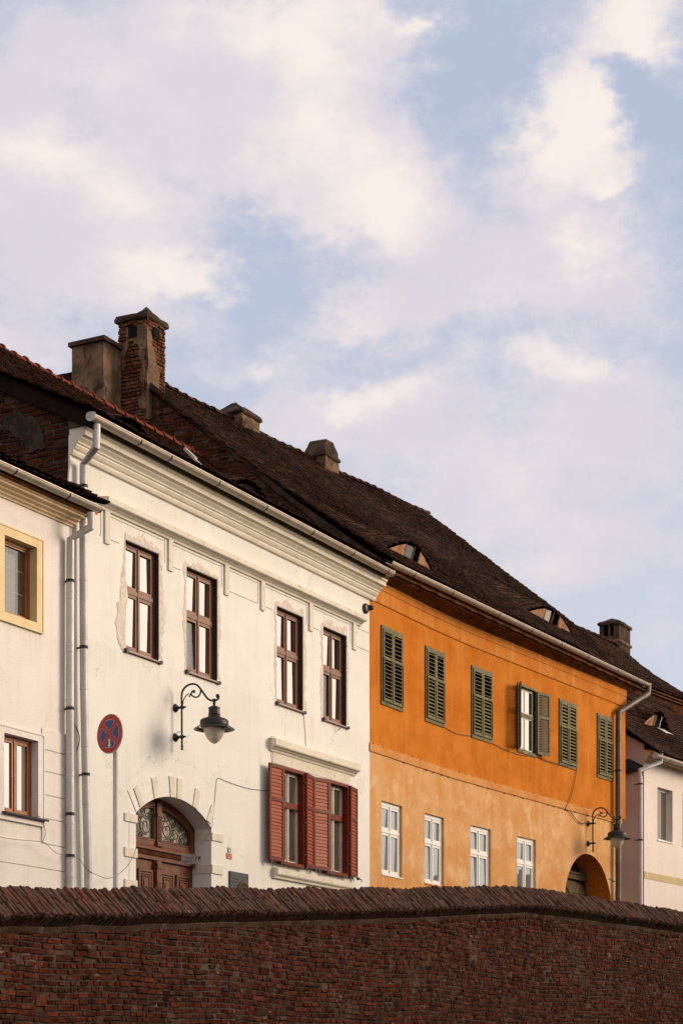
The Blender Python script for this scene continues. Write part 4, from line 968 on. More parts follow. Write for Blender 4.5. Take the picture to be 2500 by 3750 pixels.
# soffit
xs = np.linspace(OA, 23.45, 40); m = MB()
m.grid([[(x, min(bend(x), 0)+.02, 10.25) for x in xs], [(x, bend(min(x,23))-.06, 10.30) for x in xs], [(x, (bend(min(x,23))*.4+ye(x)*.6), 10.37) for x in xs], [(x, ye(x)+.06, 10.40) for x in xs]], False, True); sof = m.build('soffit', 'soffit_wood', oh)
m = MB(); m.grid([[(x, ye(x)+.07, 10.36+.012*math.sin(x*9)) for x in xs], [(x, ye(x)+.03, 10.36+.012*math.sin(x*9)) for x in xs], [(x, ye(x)+.02, 10.47) for x in xs]], False, False); m.build('eaves_board', 'soffit_wood', oh)
m = MB(); m.grid([[(x, ye(x)+.16, 10.345+.008*math.sin(x*5)) for x in xs], [(x, ye(x)+.12, 10.345+.01*math.sin(x*6)) for x in xs], [(x, ye(x)+.12, 10.40) for x in xs]], False, False); m.build('eaves_batten', 'old_wood', oh)
GX = lambda px, py: next(x for x in [0]) if False else _gx(px, py)
def _gx(px, py):
    y = -.5
    for _ in range(20):
        x, z = up(px, py, y); y = ye(x)-.07
    return x
gb = [_gx(*q) for q in [(1510,2105),(1650,2165),(1820,2243),(1941,2300),(2047,2353),(2146,2403),(2254,2455),(2325,2487)]]
g0, g1 = _gx(1425,2058), _gx(2372,2508)
gutter(oh, [(g0, ye(g0)-.07, 10.50), (g1, ye(g1)-.07, 10.50)], .078, 'gutter_zinc', gb, cap0=False)
# gable of brick towards the white house
OPROF = [(-.45,10.42),(.18,10.86),(1.67,11.98),(2.67,12.84),(4.2,14.18),(6.1,15.72)]
def oz(y): return float(np.interp(y, [p[0] for p in OPROF], [p[1] for p in OPROF])) if y <= 6.1 else 15.74
m = MB(); m.poly([(OA-.02,0,9.),(OA-.02,8.0,9.),(OA-.02,8.0,15.62),(OA-.02,6.1,15.62),(OA-.02,0,10.6)]); og = m.build('gable_wall', 'dark_mortar', oh)
pc = brick_pieces((OA-.02, 0, 10.0), (0,1,0), (1,0,0), (0,0,1), 8.0, 5.8, lambda u, w: w+10. < oz(u)-.12 and w+10 > min(wroof_z(min(u,4.))-.3, 12.6), course=.083, lens=(.14,.28,.29), gap=.014, depth=.09, seed=25, proud=.02)
lay(pc, GV, 'brick', og, 'bricks_beyond', 'gable_brick', 300)
m = MB(); rr = random.Random(2); ys = np.linspace(-.3, 6.0, 40)
m.grid([[(OA-.07-rr.random()*.02, y, oz(y)+.06) for y in ys], [(OA-.05-rr.random()*.03, y, oz(y)-.04-rr.random()*.10) for y in ys], [(OA, y, oz(y)-.16) for y in ys]], False, False); m.build('verge_mortar', 'chimney_plaster_dark', oh)
for k in range(7):
    m = MB(); ya = 6.3+k*.25; m.box(OA-.05, OA+.25, ya, ya+.235, 15.66+.012*(k%2)-.006*k, 15.72+.012*(k%2)-.006*k); m.build('coping_slab', 'roof_tile_red', oh)
# roof surface
OX0 = 9.80
DORM = []
def orange_S0(u, v):
    xe = OX0+(23.88-OX0)*u; xr = OX0+(23.32-OX0)*u
    e = np.array([xe, ye(xe)-.02, 10.56]); r = np.array([xr, 6.2-1.03*u, 15.70+.06*u])
    p = e+(r-e)*v; p[2] -= .16*math.sin(math.pi*v)*(1-.9*u)*.8-.03*math.sin(math.pi*v)*u
    p[2] += .03*math.sin(u*9+1)*math.sin(math.pi*v)*.8-.05*math.sin(math.pi*u)*v; return p
LUO, LVO = 14.1, 8.45
def orange_S(u, v):
    p = orange_S0(u, v); s = v*LVO; h = 0.
    for (u0, w, s0, A_) in DORM:
        dx = (u-u0)*LUO
        if s >= s0 and abs(dx) < w: h += A_*(.5+.5*math.cos(math.pi*dx/w))**.55*max(0, 1-(s-s0)/2.4)**1.6
    return p+np.array([0, -.30*h, h])
for (l, r_, hgt) in (((1400,1998),(1587,2098),.34), ((1940,2251),(2090,2318),.33)):
    ua, va = find_on(orange_S0, *l); ub, vb = find_on(orange_S0, *r_); DORM.append(((ua+ub)/2, (ub-ua)*LUO/2*1.12, round((va+vb)/2*LVO/.175)*.175-.03, hgt))
m = MB(); us = np.linspace(0, 1, 90); vs_ = np.linspace(0, 1, 60)
m.grid([[tuple(orange_S0(u, v)-np.array([0,0,.03])) for u in us] for v in vs_], False, False)
m.grid([[tuple(orange_S0(u, 1)-np.array([0,0,.03])) for u in (0,1)], [(OX0,12.4,10.6),(23.3,11.2,10.6)]], False, False); m.poly([tuple(orange_S0(1,0)-np.array([0,0,.03])), tuple(orange_S0(1,1)-np.array([0,0,.03])), (23.3,11.2,10.6)])
oroof = m.build('roof', 'roof_under', oh)
tile_roof(oroof, orange_S, LUO, LVO, TV, 'roof_tile', w=.195, expo=.175, seed=51, wave=.022, jit=.75)
for i, (u0, w, s0, A_) in enumerate(DORM):
    v0 = s0/LVO; pts = []
    for k in range(25):
        u = u0+(-w+2*w*k/24)/LUO; pts.append((orange_S0(u, v0), orange_S(u, v0+1e-4)))
    def strip(a, c, nm, mt, dy=.05, f0=0., f1=1.):
        q = MB(); q.grid([[tuple(p0+(p1-p0)*f0+np.array([0,dy,-.02])) for p0, p1 in pts[a:c+1]], [tuple(p0+(p1-p0)*f1+np.array([0,dy,-.005])) for p0, p1 in pts[a:c+1]]], False, False); q.build(nm, mt, oroof)
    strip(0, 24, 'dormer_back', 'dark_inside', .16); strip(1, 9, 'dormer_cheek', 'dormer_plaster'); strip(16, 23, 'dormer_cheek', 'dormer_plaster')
    strip(9, 16, 'dormer_sill', 'dormer_plaster', .03, 0., .10); strip(9, 13 if i == 0 else 12, 'dormer_pane', 'blue_glass' if i == 0 else 'curtain', .07, .08, .95)
    a_, c_ = pts[9], pts[16]
    for k, tt in ((9, .018), (16, .018), (13, .010)):
        q = MB(); p0, p1 = pts[k]; q.tube([p0+np.array([0,.05,0]), p1+np.array([0,.05,0])], tt, 5); q.build('dormer_frame', 'brown_wood', oroof)
# ridge tiles with mortar
rr = random.Random(12); k = 0
NR = 38
for k in range(NR):
    u0, u1 = k/NR, (k+1.0)/NR; p, q = orange_S0(u0, 1.), orange_S0(u1, 1.); m = MB(); rows = []
    for t, rad in ((0,.10),(.85,.09),(.85,.115),(1,.115)):
        c = p+(q-p)*t; jz = rr.uniform(-.004,.004)+.02*math.sin(k*.7)
        rows.append([(c[0], c[1]+rad*1.1*math.cos(math.pi*a/7), c[2]+.0+jz+rad*math.sin(math.pi*a/7)) for a in range(8)])
    m.grid(rows, False, False); m.build('ridge_tile', 'chimney_plaster_dark' if rr.random() < .35 else 'roof_tile_red', oroof)
# upper windows: closed green shutters
GM = ('green_paint', SG, 'green_slat')
def slope(x): return math.atan((bend(x+.05)-bend(x-.05))/.1)
for i, (a, c) in enumerate(UW):
    m = MB(True); m.ring(a, c, UZ0, UZ1, -.03, .05, (.05,.05,.07,.055)); wo_ = m.build('window', 'green_paint', oh)
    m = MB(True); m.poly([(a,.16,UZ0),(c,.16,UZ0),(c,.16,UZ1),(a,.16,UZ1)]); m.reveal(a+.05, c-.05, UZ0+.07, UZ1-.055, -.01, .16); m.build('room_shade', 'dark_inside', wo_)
    i0, i1, j0, j1 = a+.052, c-.052, UZ0+.075, UZ1-.06; w2 = (i1-i0)/2-.006; sl = slope((a+c)/2)
    if i != 3:
        hi_t = .12 if i < 3 else .95; lo_t = (.12, .80, .80, 0, .80, .80)[i]; zc = j0+(j1-j0)*.60
        tl = lambda z, hi_t=hi_t, lo_t=lo_t, zc=zc: hi_t if z > zc else lo_t
        leaf(oh, i0, -.012, j0, j1, sl, w2, GM, [.60], tilt=tl, pitch=.072, st=.055, th=.035, warp=True, slat_d=.056, slat_t=.010)
        leaf(oh, i1, -.012, j0, j1, math.pi+sl, w2, GM, [.60], tilt=tl, pitch=.072, st=.055, th=.035, warp=True, slat_d=.056, slat_t=.010, flip=-1)
        m = MB(True); zc = j0+(j1-j0)*.60; xm = (i0+i1)/2
        m.ring(i0-.004, xm-.003, j0, zc, -.062, -.045, .028); m.ring(xm+.003, i1+.004, j0, zc, -.062, -.045, .028); m.build('shutter_bead', 'green_paint', wo_)
    else:
        leaf(oh, a+.02, -.035, j0, j1, R(180+27), w2, GM, [.60], tilt=.9, pitch=.072, warp=True, flip=-1)
        leaf(oh, c-.02, -.035, j0, j1, R(-17), w2+.05, ('green_paint', SGD, 'green_shaded'), [.60], tilt=1.15, pitch=.06, warp=True)
        b_ = bend((a+c)/2)
        m = MB(True); zt = j0+(j1-j0)*.57; m.ring(i0, i1, j0, j1, .03, .07, .035); m.box(i0, i1, .02, .07, zt-.045, zt+.045); m.build('window_frame', 'green_paint', wo_)
        xm = (i0+i1)/2
        for (e0, e1) in ((i0+.035, xm), (xm, i1-.035)):
            for (q0, q1) in ((j0+.035, zt-.045), (zt+.045, j1-.035)):
                m = MB(True); m.ring(e0, e1, q0, q1, .04, .07, .022); m.build('sash', 'cream_sash', wo_)
                m = MB(True); m.box(e0+.02, e1-.02, .052, .058, q0+.02, q1-.02); m.build('pane', 'sky_glass', wo_)
        m = MB(); x_ = a+.05; m.tube([(x_,b_-.03,UZ0+.12),(x_+.12,b_-.12,UZ0+.04),(x_+.3,b_-.05,UZ0+.06)], .006, 5); m.build('stay', 'iron', wo_)
# lower windows: white frames
for i, (a, c) in enumerate(LWN):
    wo_ = casement(oh, a+.004, c-.004, LWZ0+.004, LWZ1-.004, .055, ('white_pvc','white_pvc','blue_glass'), fw=.05, sw=.05, zt=LWZ1-.40*(LWZ1-LWZ0), tw=.06, warp=True, midw=.03, frame_w=(.05,.05,.05,.075))
    m = MB(True); m.box(a-.01, c+.01, -.02, .06, LWZ0-.03, LWZ0-.002); m.build('sill', 'white_pvc' if i == 0 else 'orange_band', wo_)
# gateway door
m = MB(True); dy = .62
m.box(OCX-OR_, OCX+OR_, dy, dy+.06, 1.0, OSP); m.prism([(p[0], dy, p[1]) for p in A2], (0, .06, 0)); gd = m.build('gateway_door', 'dark_lining', oh)
m = MB(True); m.box(OCX-OR_, OCX+OR_, dy-.10, dy, 5.20, 5.34); m.box(OCX-OR_, OCX+OR_, dy-.14, dy, 5.34, 5.38); m.build('door_transom', 'old_wood', gd)
x = OCX-OR_+.02; k = 0
while x < OCX+OR_-.1:
    w_ = .145; m = MB(True); zt_ = 5.14-.9*max(0, abs(x+w_/2-OCX)/OR_-.35)**2
    for j in range(9):
        z0 = 2.3+j*.32; z1 = min(z0+.31, zt_)
        if z1 > z0: m.box(x+.004, x+w_-.004, dy-.035-.008*((j*7+k*3) % 3), dy+.01, z0, z1)
    m.build('plank', 'old_wood', gd); x += w_; k += 1
m = MB(True); m.box(OCX-.62, OCX-.55, dy-.09, dy, 1.5, 5.2); m.build('door_post', 'dark_lining', gd)
m = MB(); pts_ = [(OCX-.5+.95*math.sin(t), bend(OCX)+dy-.06, 4.2+.85*math.cos(t)) for t in np.linspace(0, 1.57, 12)]; m.tube(pts_, .022, 6); m.build('door_moulding', 'old_wood', gd)
# downpipe
by = bend(22.5)
def PO(px, py, y): return (up(px, py, y)[0], y, up(px, py, y)[1])
downpipe(oh, [PO(2373,2515,-1.15), PO(2371,2540,-1.15), PO(2263,2608,by-.11), PO(2262,2700,by-.11), PO(2262,3330,by-.11)], .075, 'brown_pipe', [up(2262,y_,by-.11)[1] for y_ in (2634,2712,2800,2960,3105,3160)], [up(2262,2822,by-.11)[1]], cmat='iron_band')
# ---- chimneys
def chim_px(y, pe, pr, pl, ptop, ref): x0 = up(pe, ref, y)[0]; x1 = up(pr, ref, y)[0]; yb = upx(pl, ref, x0)[0]; return x0, x1, yb, up(pe, ptop, y)[1]
# tall brick one on the gable
y1 = 5.3; x0, x1, yb, zt = chim_px(y1, 537, 604, 434, 1160, 1250)
tc_ = chimney(oh, x0+.03, x1-.03, y1+.03, yb-.03, 14.2, zt, [(0,0.)], 'mortar', seed=8, jig=.01)
def hole1(u, w, a, c, z0, z1): return a < u < c and z0 < w < z1
hz = zt-14.2
for (O_, ex_, ey_, L_, sd_) in (((x0,y1,14.2),(0,1,0),(1,0,0),yb-y1,61),((x0,y1,14.2),(1,0,0),(0,1,0),x1-x0,62),((x1,y1,14.2),(0,1,0),(-1,0,0),yb-y1,63)):
    lay(brick_pieces(O_, ex_, ey_, (0,0,1), L_, hz, lambda u, w, L_=L_: 0.02 < u < L_-.02 and not (abs(u-L_*.45) < .13 and hz-.42 < w < hz-.12), course=.08, lens=(.13,.26), gap=.014, depth=.10, seed=sd_, proud=.03, jit=1.4), CV, 'brick', tc_, 'bricks_rest', 'chimney_brick', 300)
def skin(O_, ex_, en_, pts, sd_): blob_patch('render_patch', 'chimney_plaster', tc_, O_, ex_, (0,0,1), en_, pts, .035, sd_, .10)
WL = yb-y1; WF = x1-x0
skin((x0,y1,14.2), (0,1,0), (-1,0,0), [(.0,.3),(.16,.3),(.14,.9),(.10,1.3),(.22,1.7),(.50,hz-.35),(.45,hz-.12),(.0,hz-.12)], 5); skin((x0,y1,14.2), (0,1,0), (-1,0,0), [(.60,1.2),(WL*.85,1.3),(WL*.9,hz-.5),(WL*.62,hz-.45)], 6)
skin((x0,y1,14.2), (1,0,0), (0,-1,0), [(0,.1),(WF*.55,.15),(WF*.6,1.2),(WF*.35,1.6),(WF*.18,hz-.3),(0,hz-.2)], 7); skin((x0,y1,14.2), (1,0,0), (0,-1,0), [(WF*.6,.2),(WF*.98,.2),(WF*.98,.55),(WF*.7,.7)], 8)
for (fx, O_, ex_) in ((0,(x0-.005,y1,14.2),(0,1,0)),(1,(x0,y1-.005,14.2),(1,0,0))):
    L_ = WL if fx == 0 else WF; e = np.array(ex_, float); p = np.array(O_)+e*(L_*.45); en_ = np.array((-1,0,0) if fx == 0 else (0,-1,0), float)
    m = MB(); q = [p-e*.11+np.array([0,0,hz-.40]), p+e*.11+np.array([0,0,hz-.40]), p+e*.11+np.array([0,0,hz-.14]), p-e*.11+np.array([0,0,hz-.14])]; m.poly([tuple(v+en_*.045) for v in q]); m.build('flue_opening', 'dark_inside', tc_)
def rough_cap(x0, x1, y0, y1, z, h, e, mat, par, seed, roofed=0.):
    rg = random.Random(seed); m = MB(); rows = []
    for zz, ee in ((z, e*.2), (z+h*.2, e*.9), (z+h*.55, e), (z+h, e*.6)):
        r = []; Aq = [(x0-ee,y0-ee),(x1+ee,y0-ee),(x1+ee,y1+ee),(x0-ee,y1+ee)]
        for i in range(4):
            p, q = Aq[i], Aq[(i+1) % 4]
            for k in range(6): r.append((p[0]+(q[0]-p[0])*k/6+rg.uniform(-.012,.012), p[1]+(q[1]-p[1])*k/6+rg.uniform(-.012,.012), zz+rg.uniform(-.015,.015)))
        rows.append(r)
    cxm, cym = (x0+x1)/2, (y0+y1)/2
    if roofed: rows.append([(cxm+(v[0]-cxm)*.55, cym+(v[1]-cym)*.12, z+h+roofed+rg.uniform(-.02,.02)) for v in rows[-1]])
    m.grid(rows, True, False); m.poly(rows[-1]); return m.build('chimney_cap', mat, par)
rough_cap(x0, x1, y1, yb, zt-.03, .15, .07, 'chimney_plaster_dark', tc_, 4)
m = MB(); m.lathe((x0+.15, y1+.1, zt+.12), [(.16,0),(.13,.05),(.05,.13),(.001,.17)], 7); m.build('cap_lump', 'chimney_plaster_dark', tc_)
# two low ones along the ridge
y1 = 5.55; x0, x1, yb, zt = chim_px(y1, 886, 951, 800, 1508, 1540)
c2 = chimney(oh, x0, x1, y1, yb, 14.6, zt, [(0,0.)], 'chimney_plaster', seed=18, jig=.016); rough_cap(x0, x1, y1, yb, zt-.02, .12, .05, 'chimney_plaster_dark', c2, 6, .22)
y1 = 5.25; x0, x1, yb, zt = chim_px(y1, 1190, 1240, 1113, 1665, 1690)
c3 = chimney(oh, x0, x1, y1, yb, 14.4, zt, [(0,0.)], 'chimney_plaster', seed=19, jig=.018); rough_cap(x0, x1, y1, yb, zt-.02, .10, .045, 'chimney_plaster_dark', c3, 7, .0)
m = MB(); rg = random.Random(3)
rows = []
for t in range(6):
    f = 1-.52*(t/5)**1.6; z = zt+.06+.40*t/5; cxm, cym = (x0+x1)/2, (y1+yb)/2
    rows.append([(cxm+sx*(x1-x0)/2*1.04*f+rg.uniform(-.015,.015), cym+sy*(yb-y1)/2*1.04*(1-.25*t/5)+rg.uniform(-.015,.015), z+rg.uniform(-.01,.01)) for sx, sy in ((-1,-1),(0,-1),(1,-1),(1,0),(1,1),(0,1),(-1,1),(-1,0))])
m.grid(rows, True, False); m.poly(rows[-1]); m.build('chimney_vault', 'chimney_plaster_dark', c3)

# ================================================================== left house
lh = thing('left_house', 'pinkish cream rendered house at the left edge with yellow window surround', 'house', (-4, 0, 1.3))
LX0, LX1 = -9., -.262
LWU = (-1.92, -1.14, 6.99, 8.13); LWL = (-1.93, -1.11, 4.03, 5.20)
far_w = [(-4.6,-3.8,6.99,8.13),(-4.6,-3.8,4.03,5.20)]
m = MB(); m.wall(LX0, LX1, 0, 8.75, [LWU, LWL]+far_w); 
for w_ in [LWU, LWL]+far_w: m.reveal(*w_[:2], *w_[2:], 0, .2)
m.poly([(LX0,0,0),(LX0,7,0),(LX0,7,8.7),(LX0,0,8.7)]); m.build('wall', 'left_plaster', lh)
zs = [2.5, 2.9, 3.28, 3.66, 4.05, 4.41, 4.77, 5.10, 5.425]
for a, c in zip(zs, zs[1:]):
    for (s0, s1) in ((LX0, -4.72), (-3.68, -2.055), (-.985, LX1)):
        if not (a > 3.9 and c < 5.35) and s0 == -.985: s0_ = -2.055
        m = MB(); m.hexa([(s0,-.018,a+.012),(s1,-.018,a+.012),(s1,.0,a+.002),(s0,.0,a+.002),(s0,-.018,c-.006),(s1,-.018,c-.006),(s1,.0,c-.002),(s0,.0,c-.002)]); m.build('rusticated_course', 'left_plaster', lh)
    if c < 3.95:
        m = MB(); m.hexa([(-2.055,-.018,a+.012),(-.985,-.018,a+.012),(-.985,.0,a+.002),(-2.055,.0,a+.002),(-2.055,-.018,c-.006),(-.985,-.018,c-.006),(-.985,.0,c-.002),(-2.055,.0,c-.002)]); m.build('rusticated_course', 'left_plaster', lh)
def left_window(w_, upper):
    a, c, z0, z1 = w_
    if upper:
        m = MB(); m.ring(a-.155, c+.155, z0-.125, z1+.145, -.035, .002, (.155,.155,.125,.145)); m.ring(a-.165, c+.165, z0-.14, z1+.155, -.045, .002, .025); wo_ = m.build('window', 'left_trim', lh)
        m = MB(); m.reveal(a+.001, c-.001, z0+.001, z1-.001, -.03, .14); m.build('reveal_lining', 'left_trim', wo_)
        m = MB(); m.ring(a, c, z0, z1, .10, .17, .05); m.ring(a+.05, c-.05, z0+.05, z1-.05, .12, .17, .03); m.build('sash', 'orange_wood', wo_)
        m = MB(); m.box(a+.07, c-.07, .145, .152, z0+.07, z1-.07); m.build('pane', 'clear_glass', wo_)
        m = MB(); m.tube([(a+.30,.156,z0+.08),(a+.30,.156,z1-.08)], .005, 5)
        for t in (.36, .66): m.tube([(a+.08,.156,z0+(z1-z0)*t),(c-.1,.156,z0+(z1-z0)*t)], .005, 5)
        m.build('glazing_bar', 'cream_sash', wo_)
        m = MB(); xs_c = np.linspace(a+.05, a+.52, 26); m.grid([[(x, .19+.010*math.sin(i*1.7), z) for i, x in enumerate(xs_c)] for z in (z0+.02, z1-.16)]); m.build('curtain', 'curtain', wo_)
        m = MB(); m.poly([(a,.26,z0),(c,.26,z0),(c,.26,z1),(a,.26,z1)]); m.build('room_shade', 'brown_curtain', wo_)
    else:
        m = MB(); m.ring(a-.125, c+.13, z0-.10, z1+.10, -.035, .002, (.125,.13,.10,.10)); m.ring(a-.14, c+.145, z0-.115, z1+.115, -.046, .002, .02); wo_ = m.build('window', 'left_plaster', lh)
        m = MB(); m.reveal(a+.001, c-.001, z0+.001, z1-.001, -.03, .14); m.build('reveal_lining', 'left_plaster', wo_)
        m = MB(); m.ring(a, c, z0, z1, .09, .16, .05); xm = (a+c)/2; m.box(xm-.02, xm+.02, .085, .15, z0+.05, z1-.05); m.build('frame', 'orange_wood', wo_)
        for e0, e1 in ((a+.05, xm-.02), (xm+.02, c-.05)):
            m = MB(); m.ring(e0, e1, z0+.05, z1-.05, .10, .15, .045); m.build('sash', 'orange_wood', wo_); m = MB(); m.box(e0+.04, e1-.04, .125, .131, z0+.09, z1-.09); m.build('pane', 'sky_glass', wo_)
        m = MB(); m.hexa([(a-.05,-.10,z0-.035),(c+.19,-.10,z0-.035),(c+.19,.10,z0-.01),(a-.05,.10,z0-.01),(a-.05,-.10,z0-.005),(c+.19,-.10,z0-.005),(c+.19,.10,z0+.02),(a-.05,.10,z0+.02)]); m.build('sill', 'dark_lining', wo_)
left_window(LWU, True); left_window(LWL, False)
for w_, u_ in ((far_w[0], True), (far_w[1], False)): left_window(w_, u_)
m = MB(); m.prof([(0,8.68),(-.03,8.68),(-.04,8.705),(-.08,8.715),(-.09,8.74),(-.15,8.755),(-.16,8.785),(-.24,8.795),(-.24,8.82),(-.30,8.835),(0,8.85)], [LX0, LX1+.06]); m.build('cornice', 'left_cornice', lh)
m = MB(); m.prof([(0,8.851),(-.28,8.836),(-.34,8.87),(-.34,8.93),(0,9.0)], [LX0, -.10]); m.build('eaves_board', 'soffit_wood', lh)
gutter(lh, [(LX0, -.42, 8.955), (up(362,1872,-.42)[0], -.42, 8.955)], .075, 'gutter_zinc', [up(50,1740,-.42)[0], up(245,1842,-.42)[0], -3.3], cap0=False)
def left_S(u, v): x = LX0+(.10-LX0)*u; return np.array([x, -.40+4.2*v, 9.02+2.0*v])
m = MB(); m.poly([tuple(left_S(0,0)), tuple(left_S(1,0)), tuple(left_S(1,1)), tuple(left_S(0,1))]); m.poly([tuple(left_S(0,1)), tuple(left_S(1,1)), (.1,8,9.2), (LX0,8,9.2)]); lr = m.build('roof', 'roof_under', lh)
tile_roof(lr, left_S, 9.1, 4.65, TVR, 'roof_tile_red', seed=71, wave=.008, limit=200)
# eaves tiles lifted above the gutter
pcs = []; rg = random.Random(9); x = LX0
while x < .12:
    t = .30+rg.uniform(-.05,.05); hgt = .05 if x < -.6 else .05-(x+.6)*.04
    pcs.append((np.array([x, -.47, 9.04+hgt+rg.uniform(-.01,.02)]), axes((1,0,rg.uniform(-.04,.04)), (0,math.cos(t),math.sin(t)), (0,-math.sin(t),math.cos(t)), .17, .5, .022))); 
    pcs.append((np.array([x+.08, -.44, 9.075+hgt+rg.uniform(-.01,.02)]), axes((1,0,rg.uniform(-.04,.04)), (0,math.cos(t),math.sin(t)), (0,-math.sin(t),math.cos(t)), .17, .5, .022))); x += .165
lay(pcs, TVR, 'eaves_tile', lr, 'eaves_tiles_beyond', 'roof_tile_red', 120)
m = MB(); m.prism([(-.28,-.30,8.86),(.06,-.30,8.90),(.06,.15,9.06),(-.28,.15,9.06)], (0,0,.10)); m.build('verge_mortar', 'orange_frieze', lh)
downpipe(lh, [PX(334,1878,-.42), PX(334,1930,-.42), PX(259,1975,-.10), PX(258,2200,-.10), PX(257,2700,-.10), PX(259,3243,-.10), PX(259,3330,-.10)], .062, 'zinc', [up(257,y_,-.10)[1] for y_ in (2168,2190,2364,2386,2562,2584,2760,2820,2841,3016,3040,3212)], [up(257,y_,-.10)[1] for y_ in (2127,2595,2981,3134)])

# ================================================================== right house
rh = thing('right_house', 'pale pink house at the right edge with tan band and brown tiled roof', 'house', (24.3, -.78, 2.6))
RA = R(-7.); RE = np.array([math.cos(RA), math.sin(RA), 0]); RI = np.array([-math.sin(RA), math.cos(RA), 0])
RC = np.array([24.3, upx(2356,3190,24.3)[0], 0.])
def rp(u, o, z): q = RC+RE*u+RI*o; return (q[0], q[1], z)
def upr(px, py, o=0.):
    p, q = RC+RI*o, RC+RE*5+RI*o; x, y, z = upl(px, py, p[:2], q[:2]); return (np.array([x, y, 0])-RC-RI*o)@RE, z
class RMB(MB):
    def build(s, *a, **k):
        s.v = [rp(*v) for v in s.v]; return MB.build(s, *a, **k)
rw0, rw1 = upr(2405,2881)[0], upr(2460.6,2893)[0]; rz0, rz1 = upr(2405,3074)[1], upr(2405,2881)[1]
r20 = upr(2497.5,2900)[0]; EAV = upr(2400,2800)[1]
m = RMB(); RZT = upr(2420,2795)[1]; m.wall(0, 12, 1, RZT+.15, [(rw0, rw1, rz0, rz1), (r20, r20+.62, rz0, rz1)])
for w_ in ((rw0, rw1), (r20, r20+.62)): m.reveal(*w_, rz0, rz1, 0, .22)
m.build('wall', 'right_plaster', rh)
# side wall facing the orange house
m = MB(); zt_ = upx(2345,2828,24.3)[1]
m.poly([tuple(RC+np.array([0,0,1.])), (24.3, 3, 1.), (24.3, 3, zt_+.3), tuple(RC+np.array([0,0,zt_]))]); m.build('side_wall', 'right_side_shaded', rh)
m = MB(); m.poly([tuple(RC+np.array([.004,0,zt_])), (24.304, 5, zt_), (24.304, 5, 12.6), (24.304, 1.2, 10.2), tuple(RC+np.array([.004,0,zt_+.75]))]); m.build('gable_wall', 'right_side_shaded', rh)
def TP(px, py, x): y, z = upx(px, py, x); return (x, y, z)
m = MB(); Pp = [TP(2274,2825,24.0), TP(2285,2790,24.0), TP(2296,2776,24.1), TP(2330,2792,24.2), TP(2357,2806,24.22), TP(2336,2820,24.2), TP(2300,2828,24.1)]
m.prism(Pp, (.25,.05,0)); m.build('tar_flashing', 'tar', rh)
m = RMB(); zb0, zb1 = upr(2357,3216)[1], upr(2357,3191)[1]; m.box(.004, 12, -.012, .01, zb0, zb1); m.build('band_course', 'right_band', rh)
for j, (a, c) in enumerate(((rw0, rw1), (r20, r20+.62))):
    m = RMB(); m.ring(a+.002, c-.002, rz0+.002, rz1-.002, .15, .21, .06); wo_ = m.build('window', 'white_pvc', rh)
    m = RMB(); m.box(a+.055, c-.055, .172, .178, rz0+.055, rz1-.055); m.build('pane', 'dim_glass', wo_)
    m = RMB(); m.box(a-.02, c+.02, -.03, .16, rz0-.03, rz0-.002); m.build('sill', 'white_pvc', wo_)
zc0 = upr(2400,2800)[1]
ge = upr(2398,2765,-.42); gz_ = ge[1]
m = RMB(); zA = RZT
m.prof([(0,zA-.10),(-.03,zA-.10),(-.05,zA-.03),(-.10,zA),(-.12,zA+.05),(-.20,zA+.08),(-.22,zA+.13),(-.30,zA+.16),(0,zA+.22)], [0, 12]); m.v = [v for v in m.v]; m.build('cornice', 'left_cornice', rh)
g0_, g1_ = np.array(rp(ge[0], -.42, gz_)), np.array(rp(12, -.42, gz_))
gr = gutter(rh, [tuple(g0_), tuple(g1_)], .085, 'gutter_zinc', [g0_[0]+.75, g0_[0]+1.9, g0_[0]+3.1])
# roof: lower slope with an eyebrow dormer
r_e0 = np.array(rp(-.12, -.52, gz_+.06)); 
E0 = np.array(rp(-.10, -.50, gz_+.05)); E1 = np.array(rp(8, -.50, gz_+.05))
T0p = upl(2296,2540,(24.2,1.9),(32,.95)); T1p = upl(2500,2610,(24.2,1.9),(32,.95))
ev = np.array(T1p)-np.array(T0p); ev /= ev[0]
T0 = np.array(T0p)+ev*(24.15-T0p[0]); T1 = np.array(T0p)+ev*(32-T0p[0])
T0[2] = T1[2] = (T0[2]+np.array(T1p)[2])/2
DR = []
def right_S0(u, v): e = E0+(E1-E0)*u; t = T0+(T1-T0)*u; p = e+(t-e)*v; p[2] -= .10*math.sin(math.pi*v); return p
LVR = float(np.linalg.norm(T0-E0)); LUR = 8.0
def right_S(u, v):
    p = right_S0(u, v); s = v*LVR; h = 0.
    for (u0, w, s0, A_) in DR:
        dx = (u-u0)*LUR
        if s >= s0 and abs(dx) < w: h += A_*(.5+.5*math.cos(math.pi*dx/w))**.6*max(0, 1-(s-s0)/1.9)**1.6
    return p+np.array([0, -.3*h, h])
ua, va = find_on(right_S0, 2347, 2650); ub, vb = find_on(right_S0, 2461, 2700); DR.append(((ua+ub)/2, (ub-ua)*LUR/2*1.1, round((va+vb)/2*LVR/.165)*.165-.03, .42))
m = MB(); us = np.linspace(0,1,60); vs_ = np.linspace(0,1,40)
m.grid([[tuple(right_S0(u,v)-np.array([0,0,.03])) for u in us] for v in vs_], False, False); rroof = m.build('roof', 'roof_under', rh)
tile_roof(rroof, right_S, LUR, LVR, TV, 'roof_tile', w=.19, expo=.165, seed=81, wave=.02)
